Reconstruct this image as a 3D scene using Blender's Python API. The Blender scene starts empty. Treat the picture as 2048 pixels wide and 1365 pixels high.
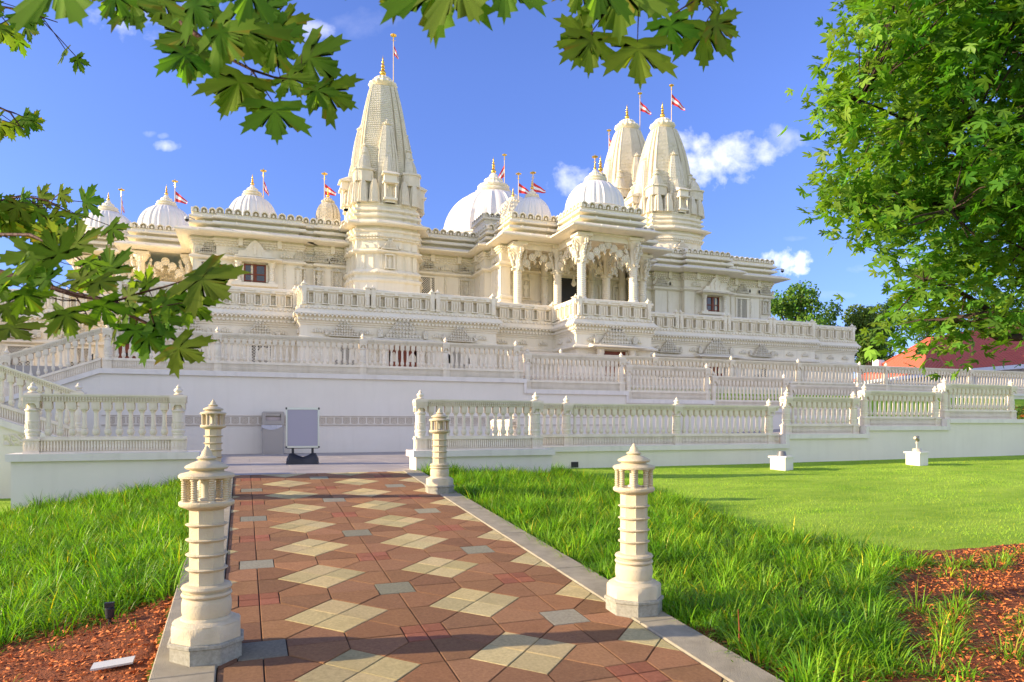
import bpy, math, random
import numpy as np
R = math.radians
random.seed(7)
rng = np.random.default_rng(11)

# ---------------------------------------------------------------- camera, sky, sun, exposure
sc = bpy.context.scene
COL = sc.collection
YAW = 21.0            # the walls of the place run along x; the camera looks 21 degrees to the right of +y
F = 1400.0            # focal length in pixels of a 2048 wide picture
cam_d = bpy.data.cameras.new('camera')
cam = bpy.data.objects.new('camera', cam_d)
COL.objects.link(cam)
cam.location = (0, 0, 0)
cam.rotation_euler = (R(90), 0, R(-YAW))
cam_d.sensor_width = 36
cam_d.lens = 36 * F / 2048
cam_d.shift_y = 167.5 / 2048
cam_d.clip_start = 0.05
cam_d.clip_end = 3000
cam_d.dof.use_dof = True
cam_d.dof.focus_distance = 16
cam_d.dof.aperture_fstop = 11
sc.camera = cam

SUN_EL, SUN_AZ = 15.0, 10.0      # the sun stands low at the left, 10 degrees behind the line of the walls
world = bpy.data.worlds.new("World")
sc.world = world
world.use_nodes = True
wn, wl = world.node_tree.nodes, world.node_tree.links
wn.clear()
w_out = wn.new('ShaderNodeOutputWorld')
w_bg = wn.new('ShaderNodeBackground')
w_bg.inputs['Strength'].default_value = 0.13
sky = wn.new('ShaderNodeTexSky')
sky.sky_type = 'NISHITA'
sky.sun_disc = False
sky.sun_elevation = R(SUN_EL)
sky.sun_rotation = R(-90 + SUN_AZ)
sky.altitude = 300
sky.air_density = 1.0
sky.dust_density = 0.6
sky.ozone_density = 3.0


def wmath(op, a, b=None, c=None):
    n = wn.new('ShaderNodeMath'); n.operation = op
    for i, x in enumerate((a, b, c)):
        if x is None: continue
        if isinstance(x, (int, float)): n.inputs[i].default_value = x
        else: wl.new(x, n.inputs[i])
    return n.outputs[0]


def wvec(op, a, b):
    n = wn.new('ShaderNodeVectorMath'); n.operation = op
    for i, x in enumerate((a, b)):
        if isinstance(x, tuple): n.inputs[i].default_value = x
        else: wl.new(x, n.inputs[i])
    return n.outputs['Value'] if op == 'DOT_PRODUCT' else n.outputs[0]


w_tc = wn.new('ShaderNodeTexCoord')
D = w_tc.outputs['Generated']
sy, cy = math.sin(R(YAW)), math.cos(R(YAW))
# clouds lie in the sky by compass direction (azimuth tangent) and height
fwd = wmath('MAXIMUM', wvec('DOT_PRODUCT', D, (sy, cy, 0)), 0.05)
A_ = wmath('DIVIDE', wvec('DOT_PRODUCT', D, (cy, -sy, 0)), fwd)
B_ = wmath('DIVIDE', wvec('DOT_PRODUCT', D, (0, 0, 1)), fwd)
cmb = wn.new('ShaderNodeCombineXYZ'); wl.new(A_, cmb.inputs[0]); wl.new(B_, cmb.inputs[1])
nz = wn.new('ShaderNodeTexNoise'); nz.inputs['Scale'].default_value = 15; nz.inputs['Detail'].default_value = 10
nz.inputs['Roughness'].default_value = 0.6; nz.inputs['Distortion'].default_value = 0.3
wl.new(cmb.outputs[0], nz.inputs['Vector'])
nz2 = wn.new('ShaderNodeTexNoise'); nz2.inputs['Scale'].default_value = 48; nz2.inputs['Detail'].default_value = 8
wl.new(cmb.outputs[0], nz2.inputs['Vector'])
nsum = wmath('ADD', wmath('MULTIPLY', wmath('SUBTRACT', nz.outputs[0], 0.52), 5.0), wmath('MULTIPLY', wmath('SUBTRACT', nz2.outputs[0], 0.5), 2.2))
total = None
for (px, py, rx, ry, dens, soft) in [
    (1395, 320, 85, 62, 1.0, 1.3), (1475, 296, 90, 28, 0.9, 1.2), (1570, 278, 55, 26, 0.6, 1.0),
    (1590, 520, 42, 27, 1.5, 2.6), (1545, 516, 34, 20, 1.3, 2.2), (1150, 368, 50, 32, 0.85, 1.2),
    (335, 292, 24, 11, 0.7, 1.3), (300, 268, 14, 7, 0.4, 1.0), (325, 272, 12, 6, 0.4, 1.0),
    (635, 62, 34, 18, 0.65, 1.0), (720, 48, 70, 30, 0.22, 0.6), (300, 30, 110, 40, 0.6, 0.9),
    (1715, 538, 36, 9, 0.4, 0.8), (1585, 478, 26, 6, 0.3, 0.8), (1660, 590, 40, 7, 0.2, 0.7), (1840, 520, 60, 14, 0.3, 0.7)]:
    a0, b0 = (px - 1024) / F, (850 - py) / F
    rx *= 1.2; ry *= 1.2
    ex = wmath('DIVIDE', wmath('SUBTRACT', A_, a0), rx / F)
    ey = wmath('DIVIDE', wmath('SUBTRACT', B_, b0), ry / F)
    q = wmath('ADD', wmath('MULTIPLY', ex, ex), wmath('MULTIPLY', ey, ey))
    m = wmath('ADD', wmath('SUBTRACT', 1.0, q), nsum)
    m = wmath('MULTIPLY', wmath('MINIMUM', wmath('MAXIMUM', wmath('MULTIPLY', m, soft * 0.27), 0.0), 1.0), min(dens, 1.0))
    total = m if total is None else wmath('MAXIMUM', total, m)
tint = wn.new('ShaderNodeMix'); tint.data_type = 'RGBA'; tint.blend_type = 'MULTIPLY'; tint.inputs['Factor'].default_value = 1
wl.new(sky.outputs[0], tint.inputs['A']); 
# the air near the skyline is as clear and blue as higher up
hz = wmath('MINIMUM', wmath('MAXIMUM', wmath('MULTIPLY', B_, 2.0), 0.0), 1.0)
tm = wn.new('ShaderNodeMix'); tm.data_type = 'RGBA'
wl.new(hz, tm.inputs['Factor']); tm.inputs['A'].default_value = (0.48, 0.515, 0.82, 1); tm.inputs['B'].default_value = (0.66, 0.655, 1.02, 1)
wl.new(tm.outputs['Result'], tint.inputs['B'])
SKYTINT = tint
cm = wn.new('ShaderNodeMix'); cm.data_type = 'RGBA'
wl.new(total, cm.inputs['Factor']); wl.new(tint.outputs['Result'], cm.inputs['A'])
cm.inputs['B'].default_value = (6.2, 6.0, 6.2, 1)
# unseen broken cloud, added behind the camera to lighten the shaded front walls
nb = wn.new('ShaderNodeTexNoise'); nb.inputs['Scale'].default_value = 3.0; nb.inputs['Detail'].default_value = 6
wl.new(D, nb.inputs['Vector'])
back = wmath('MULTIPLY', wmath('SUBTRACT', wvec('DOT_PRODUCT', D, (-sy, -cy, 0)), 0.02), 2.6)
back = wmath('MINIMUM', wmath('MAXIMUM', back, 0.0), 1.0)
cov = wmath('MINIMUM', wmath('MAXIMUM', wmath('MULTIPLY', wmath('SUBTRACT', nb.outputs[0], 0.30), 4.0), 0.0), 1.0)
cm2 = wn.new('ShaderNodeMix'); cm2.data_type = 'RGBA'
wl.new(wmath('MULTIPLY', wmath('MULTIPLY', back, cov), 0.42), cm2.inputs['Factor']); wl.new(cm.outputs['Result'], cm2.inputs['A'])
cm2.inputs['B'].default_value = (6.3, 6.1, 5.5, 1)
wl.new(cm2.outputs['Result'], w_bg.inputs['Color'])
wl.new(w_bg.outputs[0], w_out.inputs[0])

sun_d = bpy.data.lights.new('sun', 'SUN')
sun_d.energy = 4.0
sun_d.angle = R(0.5)
sun_d.color = (1.0, 0.80, 0.52)
sun = bpy.data.objects.new('sun', sun_d)
COL.objects.link(sun)
# light travels towards +x, a little towards -y, and down
from mathutils import Vector, Matrix
ldir = Vector((math.cos(R(SUN_AZ)) * math.cos(R(SUN_EL)), -math.sin(R(SUN_AZ)) * math.cos(R(SUN_EL)), -math.sin(R(SUN_EL))))
sun.rotation_euler = ldir.to_track_quat('-Z', 'Y').to_euler()
sun.location = (-30, 8, 20)
sc.view_settings.view_transform = 'Standard'
sc.view_settings.look = 'None'
sc.view_settings.exposure = 1.36
sc.view_settings.gamma = 1


# ---------------------------------------------------------------- small helpers
def C2W(x, y, z=0.0):
    """camera-aligned metres (right, ahead, up) to world"""
    return (x * cy + y * sy, -x * sy + y * cy, z)


def U(px, v):
    """x of the point that stands in plane y=v on the bearing of picture column px"""
    t = (px - 1024) / F
    y = v / (-sy * t + cy)
    return t * y * cy + y * sy


def Z(px, py, v):
    t = (px - 1024) / F
    return (850 - py) / F * v / (-sy * t + cy)


def P(px, py, d):
    """point at bearing px, py, d metres ahead"""
    return Vector(C2W((px - 1024) / F * d, d, (850 - py) / F * d))


def tag(o, label=None, cat=None, group=None, kind=None):
    if label: o['label'] = label
    if cat: o['category'] = cat
    if group: o['group'] = group
    if kind: o['kind'] = kind
    return o


def thing(name, label, cat, loc=(0, 0, 0), rz=0.0, group=None):
    o = bpy.data.objects.new(name, None)
    COL.objects.link(o)
    o.location = loc
    o.rotation_euler = (0, 0, rz)
    return tag(o, label, cat, group)


class MB:
    def __init__(s):
        s.v, s.f, s.m = [], [], []

    def add(s, vs, fs, mi=0):
        b = len(s.v)
        s.v += [tuple(p) for p in vs]
        s.f += [tuple(i + b for i in f) for f in fs]
        s.m += [mi] * len(fs)

    def box(s, x0, x1, y0, y1, z0, z1, mi=0):
        s.add([(x0, y0, z0), (x1, y0, z0), (x1, y1, z0), (x0, y1, z0), (x0, y0, z1), (x1, y0, z1), (x1, y1, z1), (x0, y1, z1)],
              [(0, 3, 2, 1), (4, 5, 6, 7), (0, 1, 5, 4), (1, 2, 6, 5), (2, 3, 7, 6), (3, 0, 4, 7)], mi)

    def slab(s, x0, za, x1, zb, y0, y1, h0, h1, mi=0):
        """box whose bottom/top follow a slope from za (at x0) to zb (at x1)"""
        s.add([(x0, y0, za + h0), (x1, y0, zb + h0), (x1, y1, zb + h0), (x0, y1, za + h0),
               (x0, y0, za + h1), (x1, y0, zb + h1), (x1, y1, zb + h1), (x0, y1, za + h1)],
              [(0, 3, 2, 1), (4, 5, 6, 7), (0, 1, 5, 4), (1, 2, 6, 5), (2, 3, 7, 6), (3, 0, 4, 7)], mi)

    def obox(s, c, n, w, d0, d1, z0, z1, mi=0):
        """box centred at c=(x,y) on a face whose outward normal is n; spans w along the face, d0..d1 outwards"""
        tx, ty = -n[1], n[0]
        P4 = [(c[0] + tx * a + n[0] * b, c[1] + ty * a + n[1] * b) for a, b in ((-w / 2, d0), (w / 2, d0), (w / 2, d1), (-w / 2, d1))]
        if (P4[1][0] - P4[0][0]) * (P4[2][1] - P4[1][1]) - (P4[1][1] - P4[0][1]) * (P4[2][0] - P4[1][0]) < 0:
            P4.reverse()
        s.prism(P4, z0, z1, mi)

    def prism(s, poly, z0, z1, mi=0):
        n = len(poly)
        s.add([(x, y, z0) for x, y in poly] + [(x, y, z1) for x, y in poly],
              [tuple(range(n - 1, -1, -1)), tuple(range(n, 2 * n))] + [(i, (i + 1) % n, n + (i + 1) % n, n + i) for i in range(n)], mi)

    def vprism(s, outline, c, n, d0, d1, mi=0):
        """extrude an outline given in the face plane (a along the face, z) outwards from d0 to d1"""
        tx, ty = -n[1], n[0]
        k = len(outline)
        pts = []
        for d in (d0, d1):
            for a, z in outline:
                pts.append((c[0] - tx * a + n[0] * d, c[1] - ty * a + n[1] * d, z))
        s.add(pts, [tuple(range(k)), tuple(range(2 * k - 1, k - 1, -1))] + [((i + 1) % k, i, k + i, k + (i + 1) % k) for i in range(k)], mi)

    def rings(s, rs, closed_top=True, closed_bot=True, mi=0):
        n = len(rs[0])
        vs = [p for r in rs for p in r]
        fs = []
        for k in range(len(rs) - 1):
            for i in range(n):
                j = (i + 1) % n
                fs.append((k * n + i, k * n + j, (k + 1) * n + j, (k + 1) * n + i))
        if closed_bot: fs.append(tuple(range(n - 1, -1, -1)))
        if closed_top: fs.append(tuple(range((len(rs) - 1) * n, len(rs) * n)))
        s.add(vs, fs, mi)

    def lathe(s, prof, n=16, c=(0, 0, 0), rot=0.0, wob=None, mi=0):
        rs = []
        for r, z in prof:
            r = max(r, 1e-4)
            ring = []
            for i in range(n):
                a = rot + 2 * math.pi * i / n
                q = r * (wob(i) if wob else 1)
                ring.append((c[0] + q * math.cos(a), c[1] + q * math.sin(a), c[2] + z))
            rs.append(ring)
        s.rings(rs, mi=mi)

    def sweep(s, path, prof, closed=False, mi=0):
        """sweep a vertical profile [(out, z)...] along a plan path; outwards is the right of the walking direction"""
        n = len(path)
        nor = []
        for i in range(n if closed else n - 1):
            a, b = path[i], path[(i + 1) % n]
            L = math.hypot(b[0] - a[0], b[1] - a[1])
            nor.append(((b[1] - a[1]) / L, -(b[0] - a[0]) / L))
        mit = []
        for i in range(n):
            if closed: n1, n2 = nor[i - 1], nor[i]
            else: n1, n2 = nor[max(i - 1, 0)], nor[min(i, n - 2)]
            k = 1 + n1[0] * n2[0] + n1[1] * n2[1]
            mit.append(((n1[0] + n2[0]) / k, (n1[1] + n2[1]) / k))
        m = len(prof)
        vs = [(path[i][0] + mit[i][0] * o, path[i][1] + mit[i][1] * o, z) for i in range(n) for o, z in prof]
        fs = []
        for i in range(n if closed else n - 1):
            j = (i + 1) % n
            for k in range(m - 1):
                fs.append((i * m + k, j * m + k, j * m + k + 1, i * m + k + 1))
        s.add(vs, fs, mi)

    def tube(s, pts, rad, n=6, mi=0):
        rs = []
        m = len(pts)
        for i, p in enumerate(pts):
            p = Vector(p)
            d = (Vector(pts[min(i + 1, m - 1)]) - Vector(pts[max(i - 1, 0)])).normalized()
            a = d.orthogonal().normalized(); b = d.cross(a)
            r = rad[i] if isinstance(rad, (list, tuple)) else rad
            rs.append([tuple(p + (a * math.cos(2 * math.pi * k / n) + b * math.sin(2 * math.pi * k / n)) * r) for k in range(n)])
        # keep rings untwisted
        for i in range(1, m):
            c0 = Vector(rs[i - 1][0]) - Vector(pts[i - 1])
            best = max(range(n), key=lambda k: (Vector(rs[i][k]) - Vector(pts[i])).dot(c0))
            rs[i] = rs[i][best:] + rs[i][:best]
        s.rings(rs, mi=mi)

    def mesh(s, name, mats, smooth=None, origin=None):
        me = bpy.data.meshes.new(name)
        vs = s.v if origin is None else [(x - origin[0], y - origin[1], z - origin[2]) for x, y, z in s.v]
        me.from_pydata(vs, [], s.f)
        for m in (mats if isinstance(mats, (list, tuple)) else [mats]):
            me.materials.append(m)
        if any(s.m): me.polygons.foreach_set('material_index', s.m)
        if smooth:
            me.shade_smooth()
            me.set_sharp_from_angle(angle=R(smooth))
        me.update()
        return me

    def build(s, name, mats, parent=None, smooth=None, origin=None, loc=None):
        """origin: world point taken as the mesh origin (the parent's world place); loc: local place"""
        me = s.mesh(name, mats, smooth, origin)
        return link(name, me, parent, loc)


def link(name, me, parent=None, loc=None, rz=None, scale=None):
    o = bpy.data.objects.new(name, me)
    COL.objects.link(o)
    if parent: o.parent = parent
    if loc: o.location = loc
    if rz: o.rotation_euler = (0, 0, rz)
    if scale: o.scale = scale
    return o


def dup(o, parent=None, loc=None, rz=None, label=None, group=None):
    c = o.copy(); COL.objects.link(c)
    if parent is not None: c.parent = parent
    if loc is not None: c.location = loc
    if rz is not None: c.rotation_euler = (0, 0, rz)
    if label: c['label'] = label
    if group: c['group'] = group
    for ch in list(o.children):
        dup(ch, c)
    return c


def np_mesh(name, verts, tris, mat, cols=None, parent=None, smooth=False):
    me = bpy.data.meshes.new(name)
    nv, nf = len(verts), len(tris)
    me.vertices.add(nv); me.vertices.foreach_set('co', np.asarray(verts, dtype=np.float32).ravel())
    me.loops.add(nf * 3); me.loops.foreach_set('vertex_index', np.asarray(tris, dtype=np.int32).ravel())
    me.polygons.add(nf)
    me.polygons.foreach_set('loop_start', np.arange(0, nf * 3, 3, dtype=np.int32))
    me.update(calc_edges=True)
    if cols is not None:
        at = me.color_attributes.new('tone', 'FLOAT_COLOR', 'POINT')
        c4 = np.ones((nv, 4), dtype=np.float32); c4[:, :3] = cols
        at.data.foreach_set('color', c4.ravel())
    if smooth: me.shade_smooth()
    me.materials.append(mat)
    return link(name, me, parent)


# ---------------------------------------------------------------- materials
def newmat(name):
    m = bpy.data.materials.new(name); m.use_nodes = True
    nt = m.node_tree
    b = nt.nodes['Principled BSDF']
    return m, nt, b


def stone(name, c1, c2, rough=0.6,  scale=3.0, bump=0.15, bscale=60, spec=0.3, carve=0.0, cscale=8.0, cdist=0.03, brick=None, stain=0.0, tone=False):
    m, nt, b = newmat(name)
    N, L = nt.nodes, nt.links
    tc = N.new('ShaderNodeTexCoord')
    n1 = N.new('ShaderNodeTexNoise'); n1.inputs['Scale'].default_value = scale; n1.inputs['Detail'].default_value = 6; n1.inputs['Roughness'].default_value = 0.6
    L.new(tc.outputs['Object'], n1.inputs['Vector'])
    cr = N.new('ShaderNodeMapRange'); cr.inputs[1].default_value = 0.3; cr.inputs[2].default_value = 0.7
    L.new(n1.outputs[0], cr.inputs[0])
    mx = N.new('ShaderNodeMix'); mx.data_type = 'RGBA'
    mx.inputs['A'].default_value = (*c1, 1); mx.inputs['B'].default_value = (*c2, 1)
    L.new(cr.outputs[0], mx.inputs['Factor'])
    col = mx.outputs['Result']
    if stain:
        mp = N.new('ShaderNodeMapping'); mp.inputs['Scale'].default_value = (3.5, 3.5, 0.35)
        L.new(tc.outputs['Object'], mp.inputs[0])
        n3 = N.new('ShaderNodeTexNoise'); n3.inputs['Scale'].default_value = 1.6; n3.inputs['Detail'].default_value = 7
        L.new(mp.outputs[0], n3.inputs['Vector'])
        r3 = N.new('ShaderNodeMapRange'); r3.inputs[1].default_value = 0.52; r3.inputs[2].default_value = 0.8; r3.inputs[3].default_value = 0; r3.inputs[4].default_value = stain
        L.new(n3.outputs[0], r3.inputs[0])
        m3 = N.new('ShaderNodeMix'); m3.data_type = 'RGBA'
        m3.inputs['B'].default_value = (c1[0] * 0.55, c1[1] * 0.53, c1[2] * 0.47, 1)
        L.new(r3.outputs[0], m3.inputs['Factor']); L.new(col, m3.inputs['A'])
        col = m3.outputs['Result']
    if tone:
        va = N.new('ShaderNodeVertexColor'); va.layer_name = 'tone'
        mt_ = N.new('ShaderNodeMix'); mt_.data_type = 'RGBA'; mt_.blend_type = 'MULTIPLY'; mt_.inputs['Factor'].default_value = 1
        L.new(col, mt_.inputs['A']); L.new(va.outputs['Color'], mt_.inputs['B']); col = mt_.outputs['Result']
    L.new(col, b.inputs['Base Color'])
    b.inputs['Roughness'].default_value = rough
    b.inputs['Specular IOR Level'].default_value = spec
    n2 = N.new('ShaderNodeTexNoise'); n2.inputs['Scale'].default_value = bscale; n2.inputs['Detail'].default_value = 4
    L.new(tc.outputs['Object'], n2.inputs['Vector'])
    bp = N.new('ShaderNodeBump'); bp.inputs['Strength'].default_value = bump; bp.inputs['Distance'].default_value = 0.02
    L.new(n2.outputs[0], bp.inputs['Height'])
    nrm = bp.outputs[0]
    if carve:
        vo = N.new('ShaderNodeTexVoronoi'); vo.inputs['Scale'].default_value = cscale; vo.feature = 'F1'
        L.new(tc.outputs['Object'], vo.inputs['Vector'])
        wv = N.new('ShaderNodeTexWave'); wv.wave_type = 'RINGS'; wv.rings_direction = 'SPHERICAL'; wv.inputs['Scale'].default_value = cscale * 0.35
        wv.inputs['Distortion'].default_value = 6; wv.inputs['Detail'].default_value = 3; wv.inputs['Detail Scale'].default_value = 3
        L.new(tc.outputs['Object'], wv.inputs['Vector'])
        ad = N.new('ShaderNodeMath'); ad.operation = 'ADD'
        L.new(vo.outputs['Distance'], ad.inputs[0]); L.new(wv.outputs['Fac'], ad.inputs[1])
        b2 = N.new('ShaderNodeBump'); b2.inputs['Strength'].default_value = carve; b2.inputs['Distance'].default_value = cdist
        L.new(ad.outputs[0], b2.inputs['Height']); L.new(nrm, b2.inputs['Normal'])
        nrm = b2.outputs[0]
    L.new(nrm, b.inputs['Normal'])
    return m


def plain(name, col, rough=0.5, metal=0.0, spec=0.5, bump=0, bscale=40):
    m, nt, b = newmat(name)
    b.inputs['Base Color'].default_value = (*col, 1)
    b.inputs['Roughness'].default_value = rough
    b.inputs['Metallic'].default_value = metal
    b.inputs['Specular IOR Level'].default_value = spec
    if bump:
        N, L = nt.nodes, nt.links
        tc = N.new('ShaderNodeTexCoord')
        n2 = N.new('ShaderNodeTexNoise'); n2.inputs['Scale'].default_value = bscale; n2.inputs['Detail'].default_value = 4
        L.new(tc.outputs['Object'], n2.inputs['Vector'])
        bp = N.new('ShaderNodeBump'); bp.inputs['Strength'].default_value = bump; bp.inputs['Distance'].default_value = 0.01
        L.new(n2.outputs[0], bp.inputs['Height']); L.new(bp.outputs[0], b.inputs['Normal'])
    return m


def leafmat(name, c1, c2, trans=0.45, attr=True, scale=1.5, rough=0.45):
    m, nt, b = newmat(name)
    N, L = nt.nodes, nt.links
    tc = N.new('ShaderNodeTexCoord')
    n1 = N.new('ShaderNodeTexNoise'); n1.inputs['Scale'].default_value = scale; n1.inputs['Detail'].default_value = 3
    L.new(tc.outputs['Object'], n1.inputs['Vector'])
    cr = N.new('ShaderNodeMapRange'); cr.inputs[1].default_value = 0.35; cr.inputs[2].default_value = 0.65
    L.new(n1.outputs[0], cr.inputs[0])
    mx = N.new('ShaderNodeMix'); mx.data_type = 'RGBA'
    mx.inputs['A'].default_value = (*c1, 1); mx.inputs['B'].default_value = (*c2, 1)
    L.new(cr.outputs[0], mx.inputs['Factor'])
    col = mx.outputs['Result']
    if attr:
        va = N.new('ShaderNodeVertexColor'); va.layer_name = 'tone'
        mm = N.new('ShaderNodeMix'); mm.data_type = 'RGBA'; mm.blend_type = 'MULTIPLY'; mm.inputs['Factor'].default_value = 1
        L.new(col, mm.inputs['A']); L.new(va.outputs['Color'], mm.inputs['B'])
        col = mm.outputs['Result']
    L.new(col, b.inputs['Base Color'])
    b.inputs['Roughness'].default_value = rough
    b.inputs['Specular IOR Level'].default_value = 0.2
    tr = N.new('ShaderNodeBsdfTranslucent')
    g = N.new('ShaderNodeMix'); g.data_type = 'RGBA'; g.blend_type = 'MULTIPLY'; g.inputs['Factor'].default_value = 1
    g.inputs['B'].default_value = (1.5, 1.6, 0.5, 1)
    L.new(col, g.inputs['A']); L.new(g.outputs['Result'], tr.inputs['Color'])
    ms = N.new('ShaderNodeMixShader'); ms.inputs[0].default_value = trans
    L.new(b.outputs[0], ms.inputs[1]); L.new(tr.outputs[0], ms.inputs[2])
    L.new(ms.outputs[0], N['Material Output'].inputs[0])
    return m


MARBLE = stone('marble', (0.85, 0.775, 0.615), (0.78, 0.70, 0.54), 0.5, 1.2, 0.2, 40, stain=0.25)
CARVED = stone('carved_marble', (0.85, 0.775, 0.615), (0.74, 0.66, 0.49), 0.55, 1.5, 0.2, 40, carve=0.8, cscale=7, cdist=0.035, stain=0.2)
FINE = stone('fine_carved_marble', (0.85, 0.775, 0.615), (0.74, 0.66, 0.49), 0.55, 1.5, 0.2, 40, carve=1.0, cscale=11, cdist=0.03)
def lace():
    m = stone('spire_lace', (0.85, 0.775, 0.615), (0.74, 0.66, 0.49), 0.55, 1.5, 0.2, 40, carve=0.5, cscale=12, cdist=0.02)
    nt = m.node_tree; N, L = nt.nodes, nt.links
    tc = N.new('ShaderNodeTexCoord')
    sp = N.new('ShaderNodeSeparateXYZ'); L.new(tc.outputs['Object'], sp.inputs[0])
    def mt(op, a, b=None):
        n = N.new('ShaderNodeMath'); n.operation = op
        for i, x in enumerate((a, b)):
            if x is None: continue
            if isinstance(x, (int, float)): n.inputs[i].default_value = x
            else: L.new(x, n.inputs[i])
        return n.outputs[0]
    h = mt('MULTIPLY', mt('SINE', mt('MULTIPLY', mt('ADD', sp.outputs[0], sp.outputs[1]), 92)), mt('SINE', mt('MULTIPLY', sp.outputs[2], 84)))
    bp = N.new('ShaderNodeBump'); bp.inputs['Strength'].default_value = .8; bp.inputs['Distance'].default_value = .012
    L.new(h, bp.inputs['Height'])
    b = N['Principled BSDF']
    old = b.inputs['Normal'].links[0].from_socket
    L.new(old, bp.inputs['Normal']); L.new(bp.outputs[0], b.inputs['Normal'])
    return m


LACE = lace()
DOME = stone('dome_marble', (0.80, 0.76, 0.71), (0.73, 0.69, 0.64), 0.4, 1.0, 0.05, 30, stain=0.2)
RAIL = stone('balustrade_stone', (0.85, 0.76, 0.61), (0.75, 0.66, 0.52), 0.6, 4.0, 0.25, 90, stain=0.35)
STUCCO = stone('wall_stucco', (0.84, 0.775, 0.665), (0.78, 0.715, 0.605), 0.85, 0.7, 0.25, 120, spec=0.15, stain=0.10)
CAP = stone('coping_stone', (0.82, 0.76, 0.68), (0.74, 0.68, 0.60), 0.6, 2.0, 0.15, 80, stain=0.3)
CAST = stone('cast_stone', (0.66, 0.57, 0.40), (0.55, 0.46, 0.31), 0.75, 5.0, 0.35, 130, stain=0.5)
GRANITE = stone('grey_granite', (0.40, 0.38, 0.31), (0.25, 0.24, 0.19), 0.8, 45.0, 0.4, 200)
CONCRETE = stone('kerb_concrete', (0.40, 0.35, 0.25), (0.28, 0.25, 0.18), 0.85, 6.0, 0.5, 150, stain=0.5)
PLAZA = stone('plaza_stone', (0.42, 0.38, 0.34), (0.30, 0.27, 0.25), 0.7, 1.3, 0.3, 100)
BROWN = stone('brown_paver', (0.41, 0.215, 0.102), (0.285, 0.143, 0.07), 0.9, 45.0, 0.9, 260, stain=0.35, tone=True)
BROWN2 = stone('dark_brown_paver', (0.36, 0.186, 0.09), (0.25, 0.122, 0.06), 0.9, 45.0, 0.9, 260, stain=0.45, tone=True)
TAN = stone('tan_paver', (0.66, 0.55, 0.28), (0.48, 0.39, 0.19), 0.9, 45.0, 0.9, 260, stain=0.45, tone=True)
PINK = stone('red_paver', (0.42, 0.16, 0.09), (0.30, 0.11, 0.06), 0.9, 45.0, 0.9, 260, tone=True)
GREY = stone('grey_paver', (0.36, 0.34, 0.25), (0.25, 0.235, 0.175), 0.9, 45.0, 0.9, 260, tone=True)
SAND = plain('joint_sand', (0.045, 0.032, 0.022), 0.95, bump=0.5)
SOIL = stone('mulch_soil', (0.26, 0.075, 0.022), (0.12, 0.036, 0.012), 0.95, 25, 0.8, 60)
GOLD = plain('gold', (0.85, 0.52, 0.10), 0.25, 1.0)
RED = plain('flag_red', (0.62, 0.03, 0.03), 0.7)
WHITE = plain('flag_white', (0.8, 0.8, 0.8), 0.7)
DARK = plain('dark_interior', (0.02, 0.018, 0.017), 0.6)
GLASS = plain('window_glass', (0.03, 0.035, 0.03), 0.08, 0.0, 0.8)
WOOD = stone('red_wood', (0.24, 0.06, 0.02), (0.14, 0.03, 0.012), 0.45, 8, 0.1, 60)
BARK = stone('bark', (0.075, 0.05, 0.04), (0.035, 0.022, 0.018), 0.9, 20, 0.8, 60)
TWIG = stone('twig_bark', (0.09, 0.03, 0.025), (0.05, 0.02, 0.015), 0.7, 40, 0.3, 60)
STEEL = plain('bin_plastic', (0.40, 0.36, 0.31), 0.55, 0, 0.4, 0.2, 80)
ALU = plain('brushed_aluminium', (0.62, 0.62, 0.62), 0.3, 0.9)
BOARD = plain('poster_cover', (0.36, 0.35, 0.42), 0.75, 0, .1)
BLACK = plain('black_plastic', (0.014, 0.014, 0.02), 0.45)
BAG = plain('clear_plastic_bag', (0.7, 0.7, 0.75), 0.2)
ROOF = plain('red_metal_roof', (0.52, 0.11, 0.06), 0.55)
FASCIA = plain('white_fascia', (0.75, 0.74, 0.72), 0.6)
LEAF = leafmat('maple_leaf', (0.145, 0.25, 0.03), (0.11, 0.205, 0.024), 0.64, rough=0.75)
LEAFT = leafmat('tree_leaf', (0.20, 0.36, 0.042), (0.085, 0.22, 0.022), 0.42, scale=0.7)
LEAFB = leafmat('far_leaf', (0.09, 0.17, 0.03), (0.045, 0.10, 0.02), 0.3, scale=0.4)
BLADE = leafmat('grass_blade', (0.24, 0.45, 0.028), (0.13, 0.31, 0.016), 0.36, scale=1.2, rough=0.4)
LAWNB = leafmat('lawn_blade', (0.44, 0.64, 0.07), (0.30, 0.52, 0.04), 0.35, scale=0.9, rough=0.6)
CHIP = stone('mulch_chip', (0.80, 0.26, 0.07), (0.46, 0.12, 0.035), 0.85, 30, 0.3, 100)


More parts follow.
